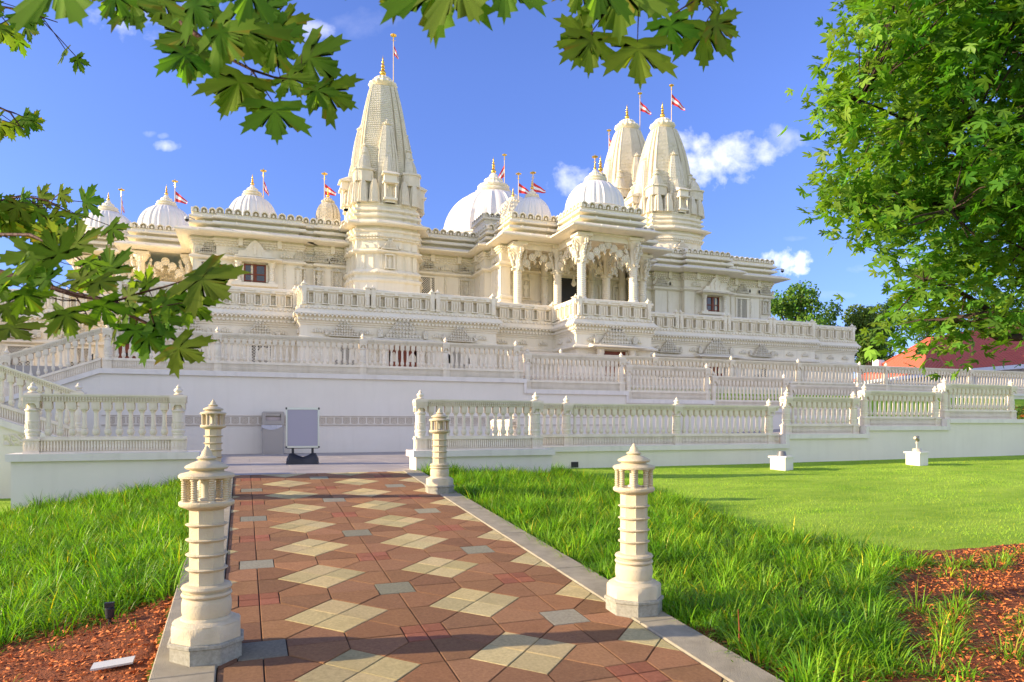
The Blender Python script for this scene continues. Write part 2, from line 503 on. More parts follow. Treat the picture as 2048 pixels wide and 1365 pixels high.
def lawn_material():
    m, nt, b = newmat('lawn_ground')
    N, L = nt.nodes, nt.links
    tc = N.new('ShaderNodeTexCoord')
    mp = N.new('ShaderNodeMapping'); mp.inputs['Rotation'].default_value = (0, 0, R(18)); mp.inputs['Scale'].default_value = (0.5, 1.3, 1)
    L.new(tc.outputs['Object'], mp.inputs[0])
    n1 = N.new('ShaderNodeTexNoise'); n1.inputs['Scale'].default_value = 1.4; n1.inputs['Detail'].default_value = 9; n1.inputs['Roughness'].default_value = 0.7
    L.new(mp.outputs[0], n1.inputs['Vector'])
    r = N.new('ShaderNodeValToRGB')
    r.color_ramp.elements[0].position = 0.3; r.color_ramp.elements[0].color = (0.18, 0.34, 0.025, 1)
    r.color_ramp.elements[1].position = 0.72; r.color_ramp.elements[1].color = (0.40, 0.56, 0.07, 1)
    L.new(n1.outputs[0], r.inputs[0])
    L.new(r.outputs[0], b.inputs['Base Color'])
    b.inputs['Roughness'].default_value = 0.95; b.inputs['Specular IOR Level'].default_value = 0.1
    n2 = N.new('ShaderNodeTexNoise'); n2.inputs['Scale'].default_value = 60; n2.inputs['Detail'].default_value = 5
    L.new(tc.outputs['Object'], n2.inputs['Vector'])
    bp = N.new('ShaderNodeBump'); bp.inputs['Strength'].default_value = 0.8; bp.inputs['Distance'].default_value = 0.03
    L.new(n2.outputs[0], bp.inputs['Height']); L.new(bp.outputs[0], b.inputs['Normal'])
    return m


LAWN = lawn_material()


# ---------------------------------------------------------------- the ground
def zpath(v):
    return -1.857 + 0.076 * np.minimum(v, 13.0) + 0.0 * v


def sm(t):
    t = np.clip(t, 0, 1)
    return t * t * (3 - 2 * t)


def ground(u, v):
    u = np.asarray(u, float); v = np.asarray(v, float)
    zp = zpath(np.maximum(v, -6)) - 0.07
    dl = np.maximum(-0.5 - u, 0)
    zl = zp - 0.165 * np.minimum(dl, 3.2) - 0.02 * np.maximum(dl - 3.2, 0)
    lawn = -1.0 + (np.minimum(v, 14.8) - 14.8) * 0.052 + 0.006 * np.clip(u - 12, 0, 20)
    dr = np.maximum(u - 3.1, 0)
    zr = zp + (lawn - zp) * sm(dr / 3.2)
    z = np.where(u < -0.5, zl, np.where(u > 3.1, zr, zp - 0.05))
    z = np.maximum(z, -2.6)
    # far behind the terrace the land is level with it
    k = sm((v - 23.0) / 0.8)
    z = np.where(v > 14.9, -1.5, z) * (1 - k) + 1.3 * k
    return z


def build_ground():
    us = np.concatenate([np.linspace(-900, -30, 12), np.linspace(-24, -4, 21), np.linspace(-3.5, 8, 60), np.linspace(8.5, 30, 44), np.linspace(40, 900, 14)])
    vs = np.concatenate([np.linspace(-300, -8, 8), np.linspace(-6, 15, 106), np.array([15.5, 18, 22, 22.9, 23.2, 23.5, 23.9, 30, 60, 120, 300, 900, 1500])])
    UU, VV = np.meshgrid(us, vs)
    ZZ = ground(UU, VV)
    n, m = UU.shape
    verts = np.stack([UU.ravel(), VV.ravel(), ZZ.ravel()], 1)
    idx = np.arange(n * m).reshape(n, m)
    a, b, c, d = idx[:-1, :-1].ravel(), idx[:-1, 1:].ravel(), idx[1:, 1:].ravel(), idx[1:, :-1].ravel()
    tris = np.concatenate([np.stack([a, b, c], 1), np.stack([a, c, d], 1)])
    o = np_mesh('lawn_ground', verts, tris, LAWN, smooth=True)
    tag(o, kind='structure')


build_ground()

# paved path: every paver is a raised prism, joints show the sand between
PX0, PX1, PV0, PV1 = -0.15, 2.80, -3.0, 13.0


def clip_poly(poly, axis, val, keep_less):
    out = []
    n = len(poly)
    for i in range(n):
        a, b = poly[i], poly[(i + 1) % n]
        ia = (a[axis] <= val) == keep_less; ib = (b[axis] <= val) == keep_less
        if ia: out.append(a)
        if ia != ib:
            t = (val - a[axis]) / (b[axis] - a[axis])
            out.append((a[0] + t * (b[0] - a[0]), a[1] + t * (b[1] - a[1])))
    return out


def inset(poly, g):
    n = len(poly)
    out = []
    area = sum(poly[i][0] * poly[(i + 1) % n][1] - poly[(i + 1) % n][0] * poly[i][1] for i in range(n))
    if area < 0: poly = poly[::-1]
    for i in range(n):
        p, q, r = Vector(poly[i - 1]), Vector(poly[i]), Vector(poly[(i + 1) % n])
        e1, e2 = (q - p), (r - q)
        if e1.length < 1e-4 or e2.length < 1e-4: continue
        e1.normalize(); e2.normalize()
        n1, n2 = Vector((-e1.y, e1.x)), Vector((-e2.y, e2.x))
        k = 1 + n1.dot(n2)
        if k < 0.2: continue
        out.append(tuple(q + (n1 + n2) / k * g))
    return out


def build_path():
    mb = MB()
    H, NN, PU, PV = 0.355, 0.14, 1.10, 1.075
    cells = []
    for i in range(-1, 4):
        for j in range(-9, 9):
            cu, cv = 0.12 + PU * (i + 0.5), 4.91 + PV * (j + 0.5)
            for q in range(4):
                ca, sa = [(1, 0), (0, 1), (-1, 0), (0, -1)][q]
                rot = lambda p: (cu + PU * (p[0] * ca - p[1] * sa), cv + PV * (p[0] * sa + p[1] * ca))
                cells.append((2, [rot(p) for p in [(0, 0), (H / 2, -H / 2), (H, 0), (H / 2, H / 2)]]))
                for s_ in (1, -1):
                    poly = [(H, 0), (.5, 0), (.5, s_ * (.5 - NN)), (.5 - NN, s_ * (.5 - NN)), (H / 2, s_ * H / 2)]
                    cells.append((1 if (i + j + q) % 2 else 0, [rot(p) for p in poly]))
    for i in range(-1, 5):
        for j in range(-9, 10):
            cu, cv = 0.12 + PU * i, 4.91 + PV * j
            a, b = NN * PU, NN * PV
            if (i + j) % 2 == 0:
                cells.append((4, [(cu - a, cv - b), (cu + a, cv - b), (cu + a, cv + b), (cu - a, cv + b)]))
            else:
                for sx in (-1, 1):
                    for sy_ in (-1, 1):
                        cells.append((3, [(cu, cv), (cu + sx * a, cv), (cu + sx * a, cv + sy_ * b), (cu, cv + sy_ * b)]))
    tones_ = []
    for mi, poly in cells:
        for ax, val, less in ((0, PX0, False), (0, PX1, True), (1, PV0, False), (1, PV1, True)):
            poly = clip_poly(poly, ax, val, less)
            if len(poly) < 3: break
        if len(poly) < 3: continue
        lo = inset(poly, 0.0035); hi = inset(poly, 0.0075)
        if len(lo) < 3 or len(lo) != len(hi): continue
        dz = random.uniform(-0.0015, 0.0015)
        r0 = [(x, y, float(zpath(y)) - 0.03) for x, y in lo]
        r1 = [(x, y, float(zpath(y)) - 0.004 + dz) for x, y in lo]
        r2 = [(x, y, float(zpath(y)) + dz) for x, y in hi]
        mb.rings([r0, r1, r2], closed_bot=False, mi=mi)
        g_ = random.uniform(.80, 1.14); tones_.append((len(lo) * 3, (g_ * random.uniform(.97, 1.05), g_, g_ * random.uniform(.92, 1.06))))
    o = mb.build('path_paving', [BROWN, BROWN2, TAN, PINK, GREY])
    at = o.data.color_attributes.new('tone', 'FLOAT_COLOR', 'POINT')
    at.data.foreach_set('color', np.array([c + (1,) for k_, c in tones_ for _ in range(k_)], dtype=np.float32).ravel())
    tag(o, kind='structure')
    b = MB()
    b.add([(PX0, PV0, float(zpath(PV0)) - .012), (PX1, PV0, float(zpath(PV0)) - .012), (PX1, PV1, float(zpath(PV1)) - .012), (PX0, PV1, float(zpath(PV1)) - .012)], [(0, 1, 2, 3)])
    tag(b.build('path_bed', SAND), kind='structure')
    # concrete kerbs in lengths
    k = MB()
    for (a, b_) in ((-0.52, -0.155), (2.805, 3.12)):
        v = PV0
        while v < PV1:
            e = min(v + 1.52, PV1)
            z0, z1 = float(zpath(v)), float(zpath(e))
            lo = [(a, v + .003), (b_, v + .003), (b_, e - .003), (a, e - .003)]
            hi = inset(lo, 0.008)
            zf = lambda y: -1.857 + 0.076 * y
            k.rings([[(x, y, zf(y) - .2) for x, y in lo], [(x, y, zf(y) + .004) for x, y in lo], [(x, y, zf(y) + .012) for x, y in hi]], closed_bot=False)
            v = e
    tag(k.build('kerb', CONCRETE), kind='structure')


build_path()

# plaza of large stone slabs, ramps behind the lower wall, upper terrace
mb = MB()
ZPL = -0.87
x = -3.6
random.seed(3)
j = 0
v = 13.0
while v < 22.38:
    e = min(v + 0.94, 22.38)
    xl, xr = ((-0.74, 3.08) if v < 13.6 else (-3.3, 5.92) if v < 14.4 else (-3.6, 8.0))
    x = -3.6 - (0.75 if j % 2 else 0)
    while x < 8.0:
        xa, xb = max(x, xl) + .003, min(x + 1.5, xr) - .003
        lo = [(xa, v + .003), (xb, v + .003), (xb, e - .003), (xa, e - .003)]
        if xb - xa > .05:
            hi = inset(lo, .006); dz = random.uniform(-.001, .001)
            mb.rings([[(a, b, ZPL - .05) for a, b in lo], [(a, b, ZPL - .004 + dz) for a, b in lo], [(a, b, ZPL + dz) for a, b in hi]], closed_bot=False)
        x += 1.5
    v = e; j += 1
tag(mb.build('plaza_paving', PLAZA), kind='structure')
mb = MB()
mb.box(-0.72, 3.06, 13.02, 13.9, -1.4, ZPL - 0.012)
mb.box(-3.3, 5.9, 13.62, 14.7, -1.4, ZPL - 0.013)
mb.box(-3.55, 8.0, 14.7, 22.4, -1.4, ZPL - 0.012)
mb.slab(8.0, -0.87, 23.0, 0.0, 14.95, 22.4, -0.6, 0)
mb.box(23.0, 60, 14.95, 24.6, -1.6, -0.2)
tag(mb.build('ramp', PLAZA), kind='structure')
mb = MB()
mb.box(-18, 9.2, 22.62, 25.0, 1.30, 1.62)
mb.slab(9.2, 1.62, 25.0, 0.3, 22.62, 24.7, -0.4, 0)
mb.box(-18, 70, 25.0, 80, 1.32, 1.62)
tag(mb.build('terrace_floor', PLAZA), kind='structure')

# ---------------------------------------------------------------- lantern bollards along the path
def bollard_meshes():
    o8 = math.pi / 8
    M = {}
    b = MB()
    b.lathe([(0.185, -0.12), (0.185, 0.075), (0.196, 0.082), (0.196, 0.098), (0.188, 0.104)], 8, rot=o8)
    M['plinth'] = b.mesh('plinth', GRANITE)
    b = MB()
    b.lathe([(0.178, 0.104), (0.178, 0.185), (0.170, 0.197)], 8, rot=o8)
    b.lathe([(0.166, 0.195), (0.150, 0.206), (0.128, 0.212), (0.124, 0.222), (0.118, 0.226)], 40)
    b.lathe([(0.114, 0.224), (0.117, 0.232), (0.122, 0.26), (0.122, 0.30), (0.117, 0.325), (0.108, 0.333)], 40)
    b.lathe([(0.108, 0.330), (0.120, 0.336), (0.125, 0.347), (0.120, 0.359), (0.107, 0.363), (0.107, 0.368), (0.119, 0.373), (0.125, 0.385), (0.119, 0.398), (0.103, 0.405)], 40)
    M['base'] = b.mesh('base', CAST, smooth=40)
    b = MB()
    z = 0.403
    R0 = 0.0895
    for zr in (0.490, 0.572, 0.655, 0.740):
        b.lathe([(R0, z), (R0, zr - 0.012)], 8, rot=o8)
        b.lathe([(R0 - .001, zr - 0.013), (0.094, zr - 0.008), (0.1035, zr - 0.001), (0.1035, zr + 0.002), (0.095, zr + 0.005), (R0 - .001, zr + 0.007)], 32)
        z = zr + 0.004
    b.lathe([(R0, z), (R0, 0.825)], 8, rot=o8)
    b.lathe([(R0 - .001, 0.822), (0.104, 0.832), (0.128, 0.842), (0.136, 0.852), (0.136, 0.866), (0.130, 0.872)], 40)
    M['shaft'] = b.mesh('shaft', CAST, smooth=40)
    b = MB()
    prof = []
    z = 0.868
    k = 0
    while z < 0.998:
        prof += [(0.0125, z), (0.0175, z + 0.0065)]
        z += 0.013; k += 1
    prof += [(0.0125, 0.999)]
    b.lathe([(0.02, .866), (0.02, .876)] + prof[2:-2] + [(0.02, .990), (0.02, 1.0)], 10)
    M['colonnette'] = b.mesh('colonnette', CAST, smooth=50)
    b = MB()
    b.lathe([(0.040, 0.868), (0.040, 0.885), (0.028, 0.89), (0.028, 0.98), (0.034, 1.0)], 20)
    M['lamp_core'] = b.mesh('lamp_core', plain('lamp_glass', (0.55, 0.52, 0.42), 0.3), smooth=40)
    b = MB()
    b.lathe([(0.125, 0.999), (0.136, 1.003), (0.138, 1.016), (0.128, 1.026), (0.085, 1.036), (0.078, 1.046)], 40)
    b.lathe([(0.074, 1.044), (0.098, 1.050), (0.107, 1.060), (0.104, 1.068), (0.075, 1.085), (0.045, 1.097), (0.036, 1.103)], 40)
    b.lathe([(0.034, 1.100), (0.046, 1.106), (0.050, 1.113), (0.044, 1.120), (0.032, 1.124), (0.029, 1.132), (0.026, 1.137), (0.024, 1.150), (0.016, 1.158), (0.010, 1.172), (0.003, 1.182)], 28)
    M['cap'] = b.mesh('cap', CAST, smooth=45)
    return M


BM = bollard_meshes()


def bollard(u, v, label, scale=1.0, base_z=None):
    z = float(zpath(v)) if base_z is None else base_z
    t = thing('lantern_bollard', label, 'bollard', (u, v, z), 0.0, 'carved lantern bollards along the paved path')
    t.scale = (scale * 1.08, scale * 1.08, scale)
    for k in ('plinth', 'base', 'shaft', 'lamp_core', 'cap'):
        link(k, BM[k], t)
    for i in range(8):
        a = i * math.pi / 4 + 0.25
        link('colonnette', BM['colonnette'], t, (0.108 * math.cos(a), 0.108 * math.sin(a), 0))
    return t


BOL = [(-0.22, 4.93), (2.93, 4.90), (2.86, 10.60), (-0.40, 10.85)]
bollard(*BOL[0], 'nearest cream lantern bollard, on the left kerb beside the mulch', 1.14)
bollard(*BOL[1], 'cream lantern bollard on the right kerb in front of the tall grass', 1.13)
bollard(*BOL[2], 'far cream lantern bollard in front of the balustrade right of the plaza', 1.11)
bollard(*BOL[3], 'far cream lantern bollard whose foot is hidden behind the nearest one', 1.18)


# ---------------------------------------------------------------- balustrades
def baluster_mesh(h):
    b = MB()
    w = 0.058
    s = h / 0.58
    # square head with an arched carved panel, round neck, tapering shaft, banded bulb
    b.box(-w, w, -w, w, h - 0.13 * s, h)
    arch = [(-0.036, h - 0.118 * s), (0.036, h - 0.118 * s), (0.036, h - 0.06 * s), (0.025, h - 0.03 * s), (0.0, h - 0.016 * s), (-0.025, h - 0.03 * s), (-0.036, h - 0.06 * s)]
    inner = [(-0.02, h - 0.105 * s), (0.02, h - 0.105 * s), (0.02, h - 0.065 * s), (0.0, h - 0.04 * s), (-0.02, h - 0.065 * s)]
    for n in ((0, -1), (0, 1), (-1, 0), (1, 0)):
        b.vprism(arch, (n[0] * w, n[1] * w), n, 0.0, 0.005)
        b.vprism(inner, (n[0] * w, n[1] * w), n, 0.005, 0.010)
    p = [(0.045, h - 0.13 * s), (0.05, h - 0.14 * s), (0.046, h - 0.15 * s), (0.034, h - 0.165 * s), (0.031, h - 0.18 * s), (0.031, h - 0.19 * s),
         (0.034, 0.26 * s), (0.037, 0.18 * s), (0.044, 0.177 * s), (0.044, 0.165 * s), (0.038, 0.162 * s), (0.038, 0.155 * s), (0.046, 0.152 * s), (0.046, 0.138 * s), (0.041, 0.135 * s),
         (0.041, 0.128 * s), (0.052, 0.12 * s), (0.058, 0.09 * s), (0.056, 0.06 * s), (0.046, 0.035 * s), (0.034, 0.022 * s), (0.032, 0.014 * s), (0.045, 0.008 * s), (0.045, 0.0)]
    b.lathe(p[::-1], 14)
    return b.mesh('baluster', RAIL, smooth=40)


def pier_meshes(H):
    """H: height of the handrail top above the coping"""
    s = H / 0.96
    w = 0.115
    b = MB()
    b.box(-w, w, -w, w, 0, 0.03 * s)
    b.box(-w + .012, w - .012, -w + .012, w - .012, 0.03 * s, 0.205 * s)
    for n in ((0, -1), (0, 1), (-1, 0), (1, 0)):
        for a in (-0.075, -0.025, 0.025, 0.075):
            dia = [(a - .018, .12 * s), (a, .05 * s), (a + .018, .12 * s), (a, .19 * s)]
            b.vprism(dia, (n[0] * (w - .012), n[1] * (w - .012)), n, 0, 0.010)
    b.box(-w - .008, w + .008, -w - .008, w + .008, 0.205 * s, 0.235 * s)
    o8 = math.pi / 8
    b.lathe([(0.105, .235 * s), (0.105, .255 * s), (0.095, .26 * s), (0.095, .29 * s), (0.105, .295 * s), (0.105, .315 * s), (0.098, .32 * s), (0.112, .345 * s), (0.112, .37 * s), (0.100, .385 * s), (0.100, .50 * s), (.106, .505 * s), (.106, .52 * s), (0.098, .525 * s), (0.098, .66 * s), (.09, .67 * s)], 12, rot=o8)
    for i in range(12):
        a = 2 * math.pi * i / 12
        n = (math.cos(a), math.sin(a))
        b.vprism([(-.016, .40 * s), (.016, .40 * s), (.016, .455 * s), (0, .485 * s), (-.016, .455 * s)], (n[0] * .094, n[1] * .094), n, 0, .012)
    b.lathe([(0.085, .66 * s), (0.105, .68 * s), (0.112, .695 * s), (0.105, .71 * s), (0.08, .725 * s), (0.075, .76 * s), (0.088, .80 * s)], 24)
    for n in ((0, -1), (0, 1), (-1, 0), (1, 0)):
        b.vprism([(-.115, .83 * s), (-.115, .75 * s), (-.10, .72 * s), (-.075, .735 * s), (-.07, .765 * s), (-.045, .80 * s), (.045, .80 * s), (.07, .765 * s), (.075, .735 * s), (.10, .72 * s), (.115, .75 * s), (.115, .83 * s)],
                 (n[0] * .09, n[1] * .09), n, 0, .022)
    b.box(-.113, .113, -.113, .113, .80 * s, .835 * s)
    b.box(-.120, .120, -.120, .120, .835 * s, .90 * s)
    for n in ((0, -1), (0, 1), (-1, 0), (1, 0)):
        for i in range(7):
            b.obox((n[0] * .12 + (0 if n[0] else -.099 + i * .033), n[1] * .12 + (0 if n[1] else -.099 + i * .033)), n, .018, 0, .007, .845 * s, .89 * s)
    b.box(-.128, .128, -.128, .128, .90 * s, .935 * s)
    body = b.mesh('pier', RAIL, smooth=35)
    f = MB()
    z = .935 * s
    f.box(-.085, .085, -.085, .085, z, z + .035)
    f.lathe([(.06, z + .035), (.075, z + .045), (.06, z + .058), (.035, z + .065), (.04, z + .075), (.062, z + .09), (.07, z + .108), (.066, z + .128), (.048, z + .146), (.026, z + .158), (.034, z + .168), (.033, z + .180), (.018, z + .190), (.010, z + .205), (.002, z + .218)], 20)
    fin = f.mesh('finial', RAIL, smooth=40)
    return body, fin


_cache = {}


def balustrade(u0, v, zb, length, H, label, piers, rz=0.0, slope=0.0, group='white stone balustrades around the terraces', spacing=0.185, big=()):
    """zb: top of the coping the balustrade stands on; piers: positions along its length"""
    t = thing('balustrade', label, 'balustrade', (u0, v, zb), rz, group)
    s = H / 0.96
    key = round(H, 3)
    if key not in _cache:
        _cache[key] = (baluster_mesh((0.835 - 0.265) * s), pier_meshes(H))
    bal, (pier, fin) = _cache[key]
    L = length
    z1 = slope * L
    b = MB()
    b.slab(0, 0, L, z1, -.085, .085, 0.0, .025 * s)
    b.slab(0, 0, L, z1, -.056, .056, .025 * s, .205 * s)
    b.slab(0, 0, L, z1, -.088, .088, .205 * s, .228 * s)
    b.slab(0, 0, L, z1, -.066, .066, .228 * s, .265 * s)
    n = int(L / .043)
    for i in range(n):
        x = (i + .5) * L / n
        zz = slope * x
        for sgn in (-1, 1):
            ya, yb = sorted((sgn * .056, sgn * .082))
            b.box(x - .010, x + .010, ya, yb, zz + .035 * s, zz + .085 * s)
            b.box(x - .015, x + .015, ya, yb, zz + .085 * s, zz + .135 * s)
            b.box(x - .010, x + .010, ya, yb, zz + .135 * s, zz + .195 * s)
    b.build('base_rail', RAIL, t)
    b = MB()
    b.slab(0, 0, L, z1, -.056, .056, .832 * s, .875 * s)
    b.slab(0, 0, L, z1, -.064, .064, .875 * s, .915 * s)
    b.slab(0, 0, L, z1, -.100, .100, .935 * s, .96 * s)
    b.slab(0, 0, L, z1, -.088, .088, .915 * s, .935 * s)
    n = int(L / .042)
    for i in range(n):
        x = (i + .5) * L / n
        zz = slope * x
        b.box(x - .011, x + .011, -.080, .080, zz + .845 * s, zz + .872 * s)
        b.box(x - .011, x + .011, -.090, .090, zz + .882 * s, zz + .912 * s)
    b.build('handrail', RAIL, t)
    pp = sorted(piers)
    for x in pp:
        p = link('pier', pier, t, (x, 0, slope * x))
        link('finial', fin, p)
    edges = [0.0] + pp + [L]
    for a, c in zip(edges[:-1], edges[1:]):
        a2 = a + (.13 if a in pp else 0.02); c2 = c - (.13 if c in pp else 0.02)
        w = c2 - a2
        if w < .12: continue
        k = max(1, int(round(w / spacing)))
        for i in range(k):
            x = a2 + (i + .5) * w / k
            link('baluster', bal, t, (x, 0, .265 * s + slope * x))
    return t


def wall(name, label, boxes, extra=None, mat=None):
    """boxes: (u0,u1,v0,v1,zbottom,ztop): rendered wall with a coping 0.13 high that overhangs"""
    u0, v0, zb = boxes[0][0], boxes[0][2], boxes[0][4]
    t = thing(name, label, 'wall', (u0, v0, zb))
    org = (u0, v0, zb)
    b = MB(); c = MB()
    for (a, d, e, f, g, h) in boxes:
        b.box(a, d, e, f, g, h - .12)
    b.build('wall_face', STUCCO, t, origin=org)
    for (a, d, e, f, g, h) in boxes:
        c.box(a - .06, d + .06, e - .06, f + .06, h - .12, h)
    c.build('coping', CAP, t, origin=org)
    return t


# left block beside the path
wall('retaining_wall', 'low rendered wall on the left, grass bank sloping up against it', [(-3.40, -0.76, 13.05, 13.55, -1.9, -0.46)])
balustrade(-3.26, 13.27, -0.46, 2.36, 0.96, 'balustrade left of the path end, on the low wall above the grass bank', [0.10, 2.22], spacing=0.17)
# right block
wall('retaining_wall', 'low rendered wall right of the plaza, behind the far right bollard', [(3.10, 5.95, 13.22, 13.78, -1.9, -0.50)])
balustrade(3.13, 13.5, -0.50, 2.72, 1.00, 'balustrade right of the plaza, directly behind the far right bollard', [0.12, 2.58], spacing=0.165)

# long lower wall, rising to the right in steps
lw = [(6.0, 13.40, -0.50), (13.40, 16.20, -0.25), (16.20, 19.35, -0.04), (19.35, 22.80, 0.17)]
t = thing('retaining_wall', 'long pale wall along the back of the lawn, its top stepping up to the right', 'wall', (6.0, 14.6, -1.6))
b = MB(); c = MB()
for i, (a, d, h) in enumerate(lw):
    b.box(a, d, 14.62, 15.1, -1.6, h - .12)
    c.box(a - (.0 if i else .06) + (.02 if i else 0), d + (.02 if i < 3 else .06), 14.56, 15.16, h - .12, h)
    if i: c.box(a - .10, a + .019, 14.575, 15.145, lw[i - 1][2] - .119, h - .001)
b.build('wall_face', STUCCO, t, origin=(6.0, 14.6, -1.6))
c.build('coping', CAP, t, origin=(6.0, 14.6, -1.6))
b = MB(); b.box(U(1143, 14.6), U(1157, 14.6), 14.605, 14.64, -0.99, -0.86)
b.build('drain_opening', DARK, t, origin=(6.0, 14.6, -1.6))
balustrade(6.05, 14.86, -0.50, 7.2, 1.0, 'long low balustrade behind the lawn, lowest level next to the plaza', [U(1135, 14.8) - 6.05, U(1356, 14.8) - 6.05, U(1541, 14.8) - 6.05], spacing=0.175)
balustrade(13.45, 14.86, -0.25, 2.62, 1.0, 'first raised balustrade step behind the grey pedestal on the lawn', [0.12, 2.48], spacing=0.175)
balustrade(16.22, 14.86, -0.04, 3.02, 1.0, 'second raised balustrade step behind the spotlight pedestal', [0.12, 2.90], spacing=0.175)
balustrade(19.38, 14.86, 0.17, 3.2, 1.05, 'topmost and rightmost balustrade step behind the lawn', [0.12, 3.04], spacing=0.175)
# piers of the ramp's inner rail peeping over, seen through the front balusters
balustrade(6.3, 16.2, -0.87, 1.5, 1.0, 'short balustrade on the plaza floor behind the right block', [0.12, 1.38], rz=R(90), spacing=0.18)

# upper terrace wall with a carved ceramic frieze
UW = [(-3.75, 9.12, 1.58), (9.12, 13.15, 1.22), (13.15, 16.95, 0.93), (16.95, 20.75, 0.63), (20.75, 24.8, 0.36)]
t = thing('terrace_wall', 'high lavender shaded wall behind the plaza with a tile frieze along it', 'wall', (-3.75, 22.4, -1.0))
org = (-3.75, 22.4, -1.0)
b = MB(); c = MB()
for i, (a, d, h) in enumerate(UW):
    b.box(a, d, 22.4, 22.9, -1.3, h - .14)
    c.box(a - .001 * i, d, 22.33, 22.97, h - .14, h)
    if i: c.box(a - .10, a + .02, 22.345, 22.955, UW[i - 1][2] - .13 - .26, h - .002) if False else None
    if i: c.box(a - .09, a - .0015, 22.345, 22.955, h - .139, UW[i - 1][2] - .141)
b.build('wall_face', STUCCO, t, origin=org)
c.build('coping', CAP, t, origin=org)
# frieze: band with tiles, each tile a rosette of small raised pieces
b = MB()
b.box(-3.7, 13.0, 22.375, 22.402, 0.255, 0.275)
b.box(-3.7, 13.0, 22.370, 22.402, -0.02, 0.005)
x = -3.6
while x < 8.2:
    cxx = x + .125
    for dx_ in (-.085, .085):
        b.box(cxx + dx_ - .014, cxx + dx_ + .014, 22.384, 22.401, .05, .225)
    for dz_ in (.052, .212):
        b.box(cxx - .071, cxx + .071, 22.384, 22.401, dz_ - .012, dz_ + .012)
    for k in range(8):
        a = k * math.pi / 4
        p = [(.050 * math.cos(a) + .018 * math.cos(a + q), .136 + .050 * math.sin(a) + .018 * math.sin(a + q)) for q in (0, 1.57, 3.14, 4.71)]
        b.vprism(p, (cxx, 22.4), (0, -1), 0, .014)
    b.vprism([(.018 * math.cos(q), .136 + .018 * math.sin(q)) for q in (0, 1.05, 2.1, 3.14, 4.2, 5.2)], (cxx, 22.4), (0, -1), 0, .018)
    x += .25
b.build('frieze', stone('frieze_tile', (0.62, 0.52, 0.40), (0.5, 0.42, 0.32), .5, 5), t, origin=org)

balustrade(-3.72, 22.65, 1.58, 12.80, 1.16, 'long upper balustrade on the high wall behind the plaza', [U(x, 22.4) + 3.72 for x in (213, 435, 728, 895, 1037)], spacing=0.172)
balustrade(9.14, 22.65, 1.22, 4.0, 1.27, 'highest stepped balustrade right of the long upper one, above a small drop', [0.13, 3.86], spacing=0.172)
balustrade(13.16, 22.65, 0.93, 3.75, 1.27, 'second stepped balustrade down from the upper terrace', [0.14, 3.62], spacing=0.172)
balustrade(16.97, 22.65, 0.63, 3.72, 1.27, 'third stepped balustrade down from the upper terrace', [0.14, 3.58], spacing=0.172)
balustrade(20.77, 22.65, 0.36, 3.9, 1.27, 'lowest of the stepped balustrades down from the upper terrace', [0.14, 3.75], spacing=0.172)
bk = [15.86, 19.72, 23.4, 27.07, 28.75, 34.53]
wall('terrace_wall', 'far upper wall under the level balustrade, ending at the red roof', [(9.3, 45, 24.7, 25.1, -1.0, 1.62)])
balustrade(9.4, 24.9, 1.62, 13.9, 1.18, 'far level balustrade in front of the right wing of the temple', [x - 9.4 for x in bk[:2]] + [2.2], spacing=0.19)
balustrade(23.4, 24.9, 1.62, 19.5, 1.18, 'far level balustrade running on to the right in front of the red roof', [x - 23.4 for x in bk[2:]] + [15.5], spacing=0.205)

# ---------------------------------------------------------------- switchback stair at the left
SL = 0.38
t = thing('stair', 'white double flight of stairs climbing to the terrace at the left edge', 'stair', (-6.6, 17.0, -1.6))
org = (-6.6, 17.0, -1.6)
b = MB(); c = MB(); s_ = MB()
# outer wall of the upper flight, in the plane of the terrace wall
zA = 1.58; xA = -3.75; xB = -6.1; zB = zA - SL * (xA - xB)
b.slab(xB, zB, xA - .001, zA, 22.4, 22.9, -4.2, -.14)
c.slab(xB, zB, xA - .001, zA, 22.33, 22.97, -.14, 0)
b.box(-7.6, xB - .001, 17.0, 22.9, -1.6, zB - .14)
# lower flight wall, nearer, falling to the right
xC = -6.1; xD = -3.15; zC = zB; zD = zC - SL * (xD - xC)
b.slab(xC, zC, xD, zD, 17.0, 17.4, -3.2, -.14)
c.slab(xC, zC, xD, zD, 16.94, 17.46, -.14, 0)
c.box(-7.66, xC - .001, 16.94, 22.96, zB - .14, zB)
for i in range(14):
    x0 = xC + i * .21; zz = zC - .1 - i * .14
    s_.box(x0, x0 + .21, 17.41, 19.6, -1.5, zz)
    x1 = xB + i * .17
    s_.box(x1, x1 + .17, 22.91, 25.0, -1.5, zB + i * .065 - .1)
b.build('wall_face', STUCCO, t, origin=org)
c.build('coping', CAP, t, origin=org)
s_.build('steps', PLAZA, t, origin=org)
c = MB(); c.box(-4.55, -4.2, 16.985, 16.999, -.42, -.2); c.build('vent_grille', CARVED, t, origin=org)
balustrade(xB, 22.65, zB, xA - xB, 1.16, 'sloping balustrade of the upper stair flight, rising to the right', [0.1], slope=SL, spacing=.17)
balustrade(xC, 17.2, zC, xD - xC, 1.10, 'sloping balustrade of the lower stair flight, falling to the right', [0.1, xD - xC - .12], slope=-SL, spacing=.17)
balustrade(-11.5, 22.65, 1.62, 5.2, 1.16, 'balustrade of the terrace at the far left behind the leaves', [0.2, 3.9], spacing=.18)

